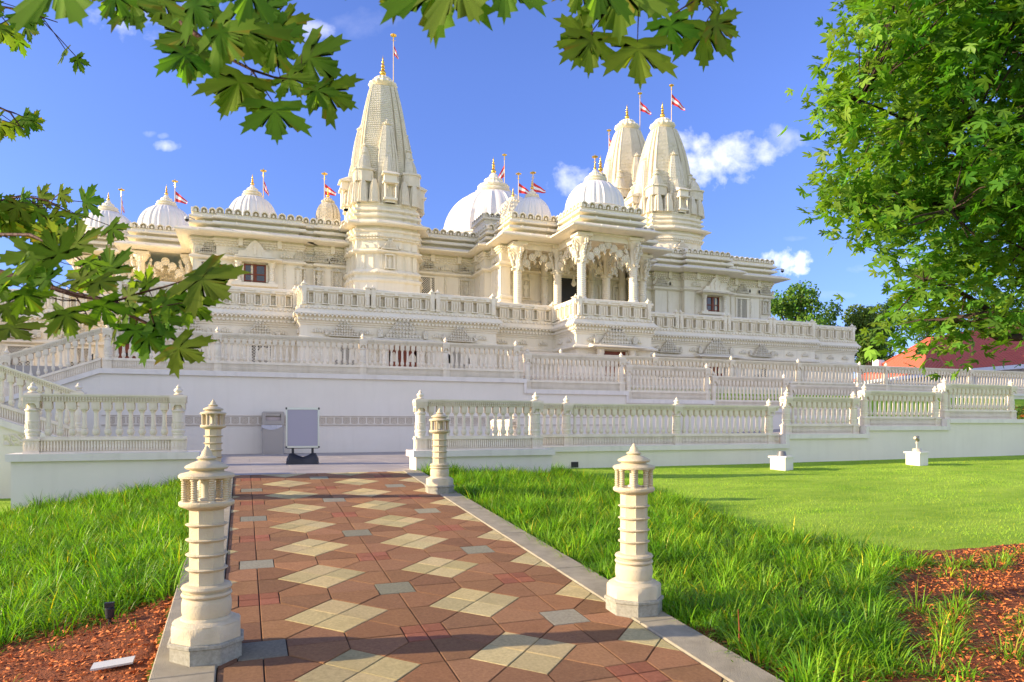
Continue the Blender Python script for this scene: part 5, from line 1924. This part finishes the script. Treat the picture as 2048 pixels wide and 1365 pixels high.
LM = [(-.525, 2.0), (-.525, 6.5), (-1.3, 6.4), (-3.2, 6.3), (-3.4, 2.0)]
RM = [(3.13, 1.5), (3.13, 4.2), (4.8, 4.4), (5.9, 5.2), (6.7, 5.7), (9.6, 5.75), (11, 4.5), (9, 1.5)]


def soil_sheet(poly, name):
    """thin sheet of soil that follows the ground"""
    xs = [p[0] for p in poly]; ys = [p[1] for p in poly]
    gx = np.arange(min(xs) - .1, max(xs) + .1, .09); gy = np.arange(min(ys), max(ys) + .1, .09)
    XX, YY = np.meshgrid(gx, gy)
    n, m = XX.shape
    ins = in_poly(poly, XX.ravel(), YY.ravel()).reshape(n, m)
    ZZ = ground(XX, YY) + np.where(ins, .014 + .012 * np.sin(XX * 9) * np.sin(YY * 11), -.01)
    idx = np.arange(n * m).reshape(n, m)
    ok = (ins[:-1, :-1] | ins[:-1, 1:] | ins[1:, 1:] | ins[1:, :-1]).ravel()
    a, b, c, d = [q.ravel()[ok] for q in (idx[:-1, :-1], idx[:-1, 1:], idx[1:, 1:], idx[1:, :-1])]
    V = np.stack([XX.ravel(), YY.ravel(), ZZ.ravel()], 1)
    if name == 'soil_left': V[:, 0] = np.minimum(V[:, 0], -.525)
    else: V[:, 0] = np.maximum(V[:, 0], 3.125)
    o = np_mesh('mulch_bed', V, np.concatenate([np.stack([a, b, c], 1), np.stack([a, c, d], 1)]), SOIL, smooth=True)
    tag(o, kind='structure')


soil_sheet([(-.45, 1.0), (-.45, 13.1), (-6.6, 13.1), (-6.6, 1.0)], 'soil_left')
soil_sheet([(3.0, 1.0), (3.0, 13.2), (6.0, 13.2), (6.4, 14.4), (6.75, 12.2), (6.65, 10.0), (6.2, 7.6), (6.4, 6.7), (6.9, 5.9), (9.6, 5.75), (11, 4.5), (9, 1.0)], 'soil_right')
mulch(LM, 16000, 'red wood chips at the bottom left, between the grass and the kerb')
mulch(RM, 30000, 'red wood chips at the bottom right, between grass tufts')
pu, pv = 3.30, 4.08
b = MB(); b.tube([(0, 0, -.02), (.006, .004, .16), (0, .01, .30)], [.007, .006, .003], 6)
o = b.build('stake', WOOD, None, loc=(pu, pv, float(ground(pu, pv)))); tag(o, 'thin rusty brown stake sticking up in the grass by the right kerb', 'stake')

# ---------------------------------------------------------------- maple leaves and trees
HALF = [(0, 1.05), (.035, .91), (.12, .91), (.10, .81), (.24, .77), (.19, .67), (.22, .58), (.09, .33), (.27, .48), (.27, .62), (.35, .61), (.43, .72), (.50, .66), (.72, .82), (.64, .62), (.75, .56), (.60, .47), (.62, .37), (.40, .27), (.24, .10), (.40, .14), (.52, .19), (.55, .11), (.73, .09), (.58, .01), (.56, -.09), (.34, -.06), (.14, -.06), (0, -.01)]
OUT = np.array(HALF + [(-x, y) for x, y in HALF[-2:0:-1]])
SH = [(0, 1.05), (.12, .80), (.18, .66), (.085, .36), (.27, .60), (.62, .76), (.58, .42), (.22, .12), (.66, .08), (.3, -.05), (0, -.01)]
OUTS = np.array(SH + [(-x, y) for x, y in SH[-2:0:-1]])
CEN = (0, .20)


def leaf_arrays(bases, tips, normals, fold, droop, simple=False):
    """many leaves: base and tip points, face normals -> verts, tris"""
    out = OUTS if simple else OUT
    k = len(out)
    loc = np.concatenate([np.array([CEN]), out])
    B = np.asarray(bases, float); T = np.asarray(tips, float); Nn = np.asarray(normals, float)
    Y = T - B
    S = np.linalg.norm(Y, axis=1, keepdims=True)
    Yn = Y / S
    X = np.cross(Yn, Nn); X /= np.linalg.norm(X, axis=1, keepdims=True) + 1e-9
    Zn = np.cross(X, Yn)
    fo = np.asarray(fold)[:, None]; dr = np.asarray(droop)[:, None]
    lx, ly = loc[:, 0][None], loc[:, 1][None]
    ph = (np.arange(len(B)) * 2.399)[:, None]
    h = fo * np.abs(lx) - dr * (ly - .2) ** 2 - dr * .7 * lx ** 2 + .012 * np.sin(5 * lx + 4 * ly + ph)
    V = B[:, None, :] + S[:, :, None] * (X[:, None, :] * lx[:, :, None] + Yn[:, None, :] * ly[:, :, None] + Zn[:, None, :] * h[:, :, None])
    tr = np.array([(0, 1 + i, 1 + (i + 1) % k) for i in range(k)])
    tris = (np.arange(len(B))[:, None, None] * (k + 1) + tr[None]).reshape(-1, 3)
    return V.reshape(-1, 3), tris, k + 1


def leaf_tones(n, var=.18):
    g = rng.uniform(1 - var, 1 + var, n)
    return np.stack([g * rng.uniform(.8, 1.35, n), g, g * rng.uniform(.8, 1.3, n)], 1)


def camdir(a, b):
    """picture-plane direction (right a, up b) as a world vector"""
    return Vector((a * cy, -a * sy, b))


def near_branch(root, name_label, limbs, leaves, fill=()):
    """limbs: lists of (px, py, d) with start/end radius; leaves: (bx, by, tx, ty, d); fill: (limb index, count, size_px, spread_px, direction) """
    br = MB(); stem = MB()
    B, T, N_ = [], [], []
    for pts, r0, r1 in limbs:
        P3 = [P(*p) for p in pts]
        m = len(P3)
        br.tube(P3, [r0 + (r1 - r0) * i / (m - 1) for i in range(m)], 8)
    for (bx, by, tx, ty, d) in leaves:
        b = P(bx, by, d); t = P(tx, ty, d + random.uniform(-.05, .03))
        t = b + (t - b) * .82
        B.append(b); T.append(t)
        if 430 < by < 760:      # boughs at the left are seen more from the side
            N_.append(camdir(random.uniform(-.5, .5), random.uniform(.3, 1.5)) - Vector((sy, cy, 0)))
            t = b + (t - b) * .80; T[-1] = t
        else:
            N_.append(camdir(random.uniform(-.3, .3), random.uniform(-.35, .15)) - Vector((sy, cy, 0)))
        # petiole to the nearest limb point
        best = None
        for pts, r0, r1 in limbs:
            for i in range(len(pts) - 1):
                for q in range(5):
                    w = P(*pts[i]).lerp(P(*pts[i + 1]), q / 4)
                    dd = (w - b).length
                    if best is None or dd < best[0]: best = (dd, w)
        if best[0] < .22: stem.tube([best[1], (best[1] + b) / 2 + Vector((0, 0, -.006)), b], .0009, 5)
    for (li, cnt, size, spread, f0, f1) in fill:
        pts = limbs[li][0]
        P3 = [P(*p) for p in pts]
        seg = [(P3[i + 1] - P3[i]).length for i in range(len(P3) - 1)]
        tot = sum(seg)
        for _ in range(cnt):
            s = random.uniform(f0, f1) * tot
            i = 0
            while i < len(seg) - 1 and s > seg[i]: s -= seg[i]; i += 1
            w = P3[i].lerp(P3[i + 1], s / seg[i])
            dd = max(.5, w.dot(Vector((sy, cy, 0))))
            q = dd / F
            a = random.uniform(-2.9, .2)
            off = camdir(math.cos(a), math.sin(a)) * spread * q * random.uniform(.3, 1.0)
            b = w + off + Vector((sy, cy, 0)) * random.uniform(-.08, .10) * (dd / 1.4)
            a2 = a + random.uniform(-.5, .5)
            dirv = camdir(math.cos(a2), math.sin(a2) - .35).normalized()
            t = b + dirv * size * q * random.uniform(.7, 1.15) + Vector((sy, cy, 0)) * random.uniform(-.03, .03)
            B.append(b); T.append(t)
            N_.append(camdir(random.uniform(-.8, .8), random.uniform(-.6, .5)) - Vector((sy, cy, 0)))
            stem.tube([w, (w + b) / 2 + Vector((0, 0, .004)), b], .0009 * dd / 1.4, 4)
    org = tuple(root.location)
    br.add(stem.v, stem.f)
    br.build('branch', TWIG, root, smooth=60, origin=org)
    n = len(B)
    V, Tt, k = leaf_arrays(B, T, N_, rng.uniform(-.05, .12, n), rng.uniform(.0, .22, n))
    V = V - np.array(org)
    tn = np.repeat(leaf_tones(n, .12), k, axis=0)
    rr = rng.uniform(.86, 1.10, len(tn)); rr[::k] = 1.22
    tn = tn * rr[:, None]
    tip = rng.random(len(tn)) < .035; tip[::k] = False
    tn[tip] *= np.array([1.9, .8, .8])
    o = np_mesh('foliage', V, Tt, LEAF, tn, parent=root, smooth=True)


# the maple whose boughs hang in from the left, above the camera: its trunk stands outside the picture
tl = C2W(-3.4, .6)
mt = thing('maple_tree', 'near maple at the left whose leafy boughs hang into the sky and over the stairs', 'tree', (tl[0], tl[1], float(ground(tl[0], tl[1]))))
org = tuple(mt.location)
b = MB()
T0 = Vector(org)
tr_pts = [T0 + Vector((0, 0, -.1)), T0 + Vector((.02, .02, 1.2)), T0 + Vector((.0, .05, 2.4)), T0 + Vector((.05, .1, 3.6))]
b.tube(tr_pts, [.19, .15, .13, .10], 12)
b.build('trunk', BARK, mt, smooth=60, origin=org)
joinA, joinB = tr_pts[2], tr_pts[3]


def W2P(w):
    """inverse of P for limb lists"""
    x = w.x * cy - w.y * sy; y = w.x * sy + w.y * cy
    y = max(y, .3)
    return (1024 + F * x / y, 850 - F * w.z / y, y)


up1 = [W2P(joinB), (-500, -700, 1.25), (150, -220, 1.35), (330, 0, 1.40), (372, 55, 1.40), (415, 85, 1.40), (460, 118, 1.41), (503, 140, 1.41)]
near_branch(mt, '', [
    (up1, .010, .0026),
    ([(503, 140, 1.41), (548, 155, 1.42), (600, 162, 1.42), (642, 178, 1.42)], .0028, .0012),
    ([(503, 140, 1.41), (520, 165, 1.41), (545, 203, 1.40)], .0022, .0010),
    ([(150, -220, 1.35), (230, -60, 1.25), (255, -10, 1.25)], .006, .002),
    ([(460, 118, 1.41), (500, 60, 1.45), (560, 20, 1.45), (600, -30, 1.45)], .0026, .0015),
    ([W2P(joinA), (-700, 500, 2.1), (-200, 560, 1.6), (0, 545, 1.5), (70, 565, 1.5), (150, 590, 1.5), (230, 603, 1.5), (262, 632, 1.5), (310, 655, 1.5), (365, 690, 1.5), (405, 715, 1.5)], .0095, .0014),
    ([(230, 603, 1.5), (275, 588, 1.5), (330, 574, 1.5), (385, 556, 1.5), (425, 545, 1.5)], .0028, .0012),
    ([(150, 590, 1.5), (180, 640, 1.5), (215, 625, 1.5)], .002, .001),
    ([(-200, 560, 1.6), (-40, 470, 1.6), (60, 470, 1.55), (130, 500, 1.5), (190, 540, 1.5)], .006, .0014),
    ([(-700, 500, 2.1), (-150, 330, 2.9), (-10, 405, 3.1), (45, 392, 3.1), (95, 402, 3.1), (135, 424, 3.1)], .012, .002),
    ([(-500, -700, 1.25), (-200, 100, 2.9), (-60, 190, 3.2), (20, 225, 3.2), (45, 260, 3.2)], .012, .002),
    ([(-500, -700, 1.25), (-300, -200, 2.9), (-80, 0, 3.2), (40, 20, 3.2), (115, 45, 3.2)], .012, .002),
    ([(310, 655, 1.5), (300, 620, 1.48), (330, 612, 1.45), (400, 600, 1.45)], .0018, .001),
], [
    (395, 68, 282, 95, 1.42), (368, 96, 374, 186, 1.41), (405, 100, 372, 178, 1.44), (488, 150, 425, 246, 1.40), (500, 158, 452, 240, 1.43), (548, 205, 556, 306, 1.38), (604, 108, 700, 160, 1.42),
    (630, 172, 660, 230, 1.41), (640, 176, 730, 224, 1.42), (575, 148, 608, 206, 1.42), (470, 40, 540, 150, 1.30), (430, 50, 500, 140, 1.24), (540, 60, 600, 130, 1.34), (560, 40, 620, 96, 1.45), (260, -8, 286, 76, 1.22), (235, -20, 195, 52, 1.2),
    (110, -60, 172, 72, 1.0), (330, -10, 300, 62, 1.26), (380, 0, 430, 70, 1.30), (520, 10, 580, 60, 1.35), (505, -30, 470, 60, 1.2), (440, 20, 380, 60, 1.34), (555, 95, 520, 160, 1.45), (470, 60, 430, 130, 1.38),
    (125, 520, 62, 420, 1.25), (150, 500, 170, 400, 1.42), (120, 480, 30, 430, 1.6), (222, 548, 203, 458, 1.5), (388, 548, 500, 628, 1.46), (372, 596, 452, 668, 1.47), (395, 538, 470, 560, 1.50), (130, 622, 95, 705, 1.45),
    (128, 620, 160, 700, 1.43), (345, 690, 445, 742, 1.46), (350, 690, 372, 742, 1.48), (5, 610, 42, 668, 1.4), (20, 560, -30, 640, 1.3), (330, 640, 300, 730, 1.5), (300, 640, 430, 640, 1.5), (250, 600, 300, 545, 1.5),
    (300, 575, 250, 520, 1.52), (240, 640, 205, 715, 1.5), (270, 650, 285, 740, 1.5), (200, 600, 245, 690, 1.45), (60, 540, 120, 600, 1.35), (40, 580, 110, 650, 1.35), (170, 560, 110, 540, 1.4), (190, 560, 260, 590, 1.42),
    (330, 590, 395, 650, 1.45), (90, 590, 40, 600, 1.4), (170, 520, 230, 570, 1.44), (60, 500, 0, 560, 1.3), (100, 560, 50, 520, 1.3), (420, 545, 470, 590, 1.5), (340, 610, 280, 640, 1.46), (290, 670, 350, 720, 1.5),
    (10, 650, 90, 700, 2.2), (-20, 560, 30, 620, 1.3),
], [(5, 46, 76, 70, .08, .62), (0, 40, 80, 80, .15, .72), (9, 60, 60, 80, .08, .42), (10, 40, 60, 70, .1, .55), (9, 90, 42, 66, .42, 1.0), (10, 44, 38, 38, .60, 1.0), (11, 60, 40, 52, .45, 1.0), (8, 4, 70, 50, .45, .9), (5, 4, 62, 40, .60, .97), (6, 3, 60, 30, .0, .8)])

# the bough of the right maple reaching over the camera
tr = C2W(5.9, 7.2)
rt = thing('maple_tree', 'large maple filling the upper right, its crown lit from the left', 'tree', (tr[0], tr[1], float(ground(tr[0], tr[1]))))
org = tuple(rt.location)
R0 = Vector(org)
def cw(x, y, z): return Vector(C2W(x, y, z))
TRK = [R0 + Vector((0, 0, -.1)), cw(5.9, 7.2, -.3), cw(5.85, 7.15, 1.0), cw(5.7, 7.1, 2.4), cw(5.6, 7.1, 4.0), cw(5.5, 7.1, 6.0)]
b = MB(); b.tube(TRK, [.24, .20, .17, .13, .09, .04], 14)
b.build('trunk', BARK, rt, smooth=60, origin=org)
near_branch(rt, '', [
    ([W2P(cw(5.6, 7.1, 4.6)), (1750, -900, 3.0), (1650, -300, 1.7), (1460, -60, 1.50), (1400, -5, 1.50), (1340, -40, 1.45), (1280, -70, 1.45), (1150, -90, 1.45), (1000, -110, 1.2), (880, -130, 1.1)], .014, .003),
    ([(1400, -5, 1.50), (1425, 25, 1.5), (1412, 45, 1.5)], .002, .001),
    ([(1280, -70, 1.45), (1278, 0, 1.42), (1275, 80, 1.42)], .002, .001),
    ([(1280, -70, 1.45), (1230, 0, 1.42), (1182, 66, 1.42)], .002, .001),
    ([(1400, -5, 1.50), (1360, 20, 1.48), (1335, 38, 1.48)], .002, .001),
], [
    (882, -70, 868, 122, 1.0), (905, -60, 965, 60, .98), (1010, -60, 1008, 66, 1.25), (1182, 66, 1178, 168, 1.42), (1185, 66, 1092, 100, 1.42), (1275, 80, 1283, 197, 1.42), (1335, 38, 1362, 130, 1.48), (1412, 44, 1408, 160, 1.50), (1420, 44, 1495, 78, 1.50),
    (1165, -40, 1138, 48, 1.4), (1200, -45, 1190, 55, 1.38), (1240, -40, 1236, 98, 1.42), (1290, -40, 1250, 60, 1.46), (1390, -30, 1446, 22, 1.5), (1330, -30, 1290, 50, 1.5), (800, -70, 785, 52, 1.1), (1440, -40, 1400, 30, 1.52), (1480, -60, 1468, 8, 1.5), (1670, -60, 1672, 10, 1.5), (1210, -20, 1270, 60, 1.44),
], [(0, 60, 80, 90, .15, .62)])
# crown: leaf clusters on boughs
CR = [(1690, -60), (1685, 60), (1682, 110), (1640, 175), (1618, 215), (1650, 262), (1690, 290), (1672, 340), (1620, 385), (1668, 440), (1722, 478), (1800, 470), (1850, 440), (1880, 470), (1860, 520), (1772, 548), (1790, 585), (1735, 640), (1790, 632), (1850, 635), (1880, 660), (1930, 632), (2010, 638), (2120, 620), (2400, 560), (2400, -60)]
gx = []
random.seed(21)
tries = 0
while len(gx) < 700 and tries < 20000:
    tries += 1
    px, py = random.uniform(1615, 2350), random.uniform(-220, 712)
    if not in_poly(CR if py > -60 else [(1690, -400), (2400, -400), (2400, 0), (1690, 0)], np.array([px]), np.array([py]))[0]: continue
    gx.append((px + 44, py, random.uniform(5.3, 8.6)))
edge = [(1690, 20), (1684, 80), (1672, 130), (1640, 185), (1630, 215), (1655, 250), (1680, 285), (1668, 345), (1632, 382), (1660, 420), (1690, 452), (1740, 474), (1775, 552), (1790, 600), (1745, 640), (1760, 650), (1800, 640), (1850, 672), (1862, 690), (1975, 672), (1830, 560), (1870, 520)]
gx += [(px + 34, py, random.uniform(5.8, 6.8)) for px, py in edge]
limb = MB()
forks = [TRK[2], TRK[3], TRK[3], TRK[4], TRK[4], TRK[5]]
mains = []
for (px, py, d, f) in [(1700, 400, 6.2, 1), (1720, 200, 6.3, 2), (1780, 60, 6.5, 3), (1900, -100, 6.6, 4), (1850, 560, 6.1, 0), (1900, 420, 5.8, 1), (1950, 250, 6.0, 2), (2000, 100, 6.2, 3), (1880, 640, 6.2, 0), (2050, 500, 6.0, 0), (1850, 330, 7.6, 2), (1950, 480, 7.8, 1)]:
    e = P(px, py, d); s0 = forks[f]
    mid = s0.lerp(e, .5) + Vector((random.uniform(-.15, .15), random.uniform(-.15, .15), -.12))
    q1 = s0.lerp(mid, .5) + Vector((0, 0, -.05)); q2 = mid.lerp(e, .5) + Vector((0, 0, .05))
    pts = [s0, q1, mid, q2, e]
    limb.tube(pts, [.065, .045, .032, .018, .006], 8)
    mains += pts[1:]
B, T, N_ = [], [], []
for (px, py, d) in gx:
    c = P(px, py, d)
    m0 = min(mains, key=lambda m: (m - c).length)
    limb.tube([m0, m0.lerp(c, .5) + Vector((0, 0, random.uniform(-.05, .06))), c], [.012, .007, .003], 5)
    outd = (c - cw(5.7, 7.1, c.z - .3)).normalized()
    for _ in range(34):
        o3 = Vector([max(-.27, min(.27, random.gauss(0, .15))) for _k in range(3)])
        bpt = c + o3
        dirv = (outd * .7 + Vector((random.uniform(-1, 1), random.uniform(-1, 1), random.uniform(-.9, .3)))).normalized()
        T.append(bpt + dirv * random.uniform(.06, .115)); B.append(bpt)
        N_.append(Vector((random.uniform(-.8, .8), random.uniform(-.8, .8), random.uniform(.3, 1.2))))
limb.build('branch', BARK, rt, smooth=60, origin=org)
n = len(B)
V, Tt, k = leaf_arrays(B, T, N_, rng.uniform(.0, .25, n), rng.uniform(.05, .4, n), simple=True)
np_mesh('foliage', V - np.array(org), Tt, LEAFT, np.repeat(leaf_tones(n, .25), k, axis=0), parent=rt)

# ---------------------------------------------------------------- far trees
def far_tree(px, v, ztop, width, label, seed, tint=(1, 1, 1), zb=1.3, nleaf=5200, lean=0.0):
    r_ = random.Random(seed); g = np.random.default_rng(seed)
    x = U(px, v)
    t = thing('broadleaf_tree', label, 'tree', (x, v, zb), 0, 'trees behind the temple and the red roof')
    H = ztop - zb
    b = MB()
    b.tube([(0, 0, -.1), (.1, 0, H * .35), (.0, .1, H * .75)], [.35, .26, .08], 8)
    lob = []
    for i in range(15):
        a = r_.uniform(0, 6.28); rr = width * .5 * math.sqrt(r_.random()) * .8; zz = H * r_.uniform(.40, .93)
        rr *= (1.12 - abs(zz / H - .55) * .9)
        lob.append((rr * math.cos(a), rr * math.sin(a), zz, width * r_.uniform(.13, .24)))
        b.tube([(.05, 0, H * r_.uniform(.3, .5)), (rr * .5 * math.cos(a), rr * .5 * math.sin(a), zz * .8), (rr * math.cos(a), rr * math.sin(a), zz)], [.11, .07, .03], 5)
    for zz_ in (.72, .84, .92): lob.append((r_.uniform(-.6, .6), r_.uniform(-.6, .6), H * zz_, width * .17))
    b.build('trunk', BARK, t, smooth=60)
    n = nleaf
    li = g.integers(0, len(lob), n)
    L = np.array(lob)[li]
    d = g.normal(0, 1, (n, 3)); d /= np.linalg.norm(d, axis=1, keepdims=True)
    rad = L[:, 3] * g.uniform(.55, 1.08, n)
    c = L[:, :3] + d * rad[:, None] * np.array([1, 1, .8])
    s = g.uniform(.10, .24, n)
    nn = g.normal(0, 1, (n, 3)); nn /= np.linalg.norm(nn, axis=1, keepdims=True)
    a = np.cross(nn, g.normal(0, 1, (n, 3))); a /= np.linalg.norm(a, axis=1, keepdims=True)
    bb = np.cross(nn, a)
    V = np.stack([c + a * s[:, None], c + bb * s[:, None] * .7, c - a * s[:, None] * .8, c - bb * s[:, None] * .6, c + nn * s[:, None] * .25], 1).reshape(-1, 3)
    tr = np.array([(0, 1, 4), (1, 2, 4), (2, 3, 4), (3, 0, 4)])
    tris = (np.arange(n)[:, None, None] * 5 + tr[None]).reshape(-1, 3)
    tn = leaf_tones(n, .25) * np.array(tint)
    np_mesh('foliage', V, tris, LEAFB, np.repeat(tn, 5, axis=0), parent=t)


far_tree(1592, 62, Z(1592, 566, 62), 7.6, 'bright green tree directly right of the temple roof corner', 1, (1.5, 1.6, 1.1), nleaf=7000)
far_tree(1658, 66, Z(1658, 600, 66), 7.5, 'smaller dark green tree second from the temple corner', 2, (.95, 1.05, .9))
far_tree(1722, 62, Z(1722, 608, 62), 7.2, 'brownish green tree left of the red roof', 3, (1.4, 1.15, .9))
far_tree(1770, 66, Z(1770, 600, 66), 6.5, 'dark tree behind the left end of the red roof', 4, (.8, .9, .8))
far_tree(1850, 74, Z(1850, 620, 74), 8, 'dark tree behind the middle of the red roof', 5, (.8, .95, .8))
far_tree(1960, 76, Z(1960, 610, 76), 9, 'tall dark tree behind the ridge of the red roof', 6, (.8, .95, .8))
far_tree(1740, 56, Z(1740, 665, 56), 4.2, 'low bushy tree between the temple plinth and the red roof', 7, (1.2, 1.2, .8))
far_tree(2080, 78, Z(2080, 600, 78), 9, 'tall tree at the far right edge behind the red roof', 8, (.85, .95, .8))

# shrub at the right end of the lower wall
def shrub(x, y, z, r, label):
    g = np.random.default_rng(5)
    t = thing('shrub', label, 'shrub', (x, y, z))
    b = MB()
    for i in range(6):
        a = i * 1.05
        b.tube([(0, 0, -.05), (r * .3 * math.cos(a), r * .3 * math.sin(a), r * .5), (r * .6 * math.cos(a), r * .6 * math.sin(a), r)], [.02, .012, .006], 5)
    b.build('stems', BARK, t)
    n = 1500
    d = g.normal(0, 1, (n, 3)); d /= np.linalg.norm(d, axis=1, keepdims=True)
    c = d * r * g.uniform(.5, 1.0, n)[:, None] + np.array([0, 0, r * .85])
    tip = c + (d + g.normal(0, .5, (n, 3))) * .05
    V, T_, k = leaf_arrays(c, tip, g.normal(0, 1, (n, 3)), np.full(n, .1), np.full(n, .2), simple=True)
    tn = leaf_tones(n, .3); rd = g.random(n) < .18; tn[rd] *= np.array([5, .7, .8])
    np_mesh('foliage', V, T_, LEAFB, np.repeat(tn, k, axis=0), parent=t)


shrub(U(2042, 16.5), 16.5, -.45, .62, 'dark shrub with reddish leaves at the right end of the lawn wall')

# ---------------------------------------------------------------- red roofed building
def red_roof():
    A = cw(*[(1700 - 1024) / F * 74, 74, 4.2]); Bc = cw((1895 - 1024) / F * 57, 57, 4.45); C = cw((2260 - 1024) / F * 45, 45, 4.45)
    e = C - Bc; f = A - Bc
    Dd = A + e
    R1 = A.lerp(Bc, .52) + e * .28; R2 = Bc.lerp(A, .52) + e * 1.0
    R1.z = 7.6; R2.z = 7.9
    t = thing('pavilion', 'low building with a bright red metal hip roof at the right', 'building', (Bc.x, Bc.y, 1.3))
    org = (Bc.x, Bc.y, 1.3)
    for q in (A, Bc, C, Dd): q.z = 4.45
    b = MB()
    b.add([A, Bc, C, Dd, R1, R2], [(0, 1, 4), (1, 2, 5, 4), (2, 3, 5), (3, 0, 4, 5)])
    # standing seams
    def seams(p0, p1, q0, q1, n):
        for i in range(1, n):
            a = p0.lerp(p1, i / n); c = q0.lerp(q1, i / n)
            b.tube([a + Vector((0, 0, .02)), c + Vector((0, 0, .02))], .03, 4)
    seams(Bc, C, R1, R2, 46); seams(A, Bc, R1, R1, 2)
    for i in range(1, 30):
        a = A.lerp(Bc, i / 30)
        tt = min(i / 15.6, (30 - i) / 14.4)
        edge = (A.lerp(R1, i / 15.6) if i < 15.6 else Bc.lerp(R1, (30 - i) / 14.4))
        b.tube([a + Vector((0, 0, .02)), edge + Vector((0, 0, .02))], .03, 4)
    b.tube([Bc + Vector((0, 0, .05)), R1 + Vector((0, 0, .05))], .09, 6); b.tube([A + Vector((0, 0, .05)), R1 + Vector((0, 0, .05))], .09, 6); b.tube([R1, R2], .10, 6)
    b.build('roof', ROOF, t, origin=org)
    b = MB()
    for p, q in ((A, Bc), (Bc, C)):
        dn = Vector((0, 0, -.32)); u_ = Vector((0, 0, -.01))
        nrm = (q - p).cross(Vector((0, 0, 1))).normalized() * .08
        b.add([p + u_, q + u_, q + dn, p + dn, p + u_ - nrm, q + u_ - nrm, q + dn - nrm, p + dn - nrm], [(0, 1, 2, 3), (7, 6, 5, 4), (0, 4, 5, 1), (3, 2, 6, 7), (0, 3, 7, 4), (1, 5, 6, 2)])
    b.build('fascia', FASCIA, t, origin=org)
    b = MB()
    cen = (A + Bc + C + Dd) / 4
    q = [x_ + (cen - x_).normalized() * 1.2 for x_ in (A, Bc, C, Dd)]
    b.prism([(v_.x, v_.y) for v_ in q][::-1], 1.3, 4.2)
    b.build('wall', STUCCO, t, origin=org)
    x0 = A.lerp(R1, .50)
    b = MB(); b.box(x0.x - .4, x0.x + .4, x0.y + .5, x0.y + 1.2, 5.4, 6.35); b.build('roof_unit', FASCIA, t, origin=org)


red_roof()
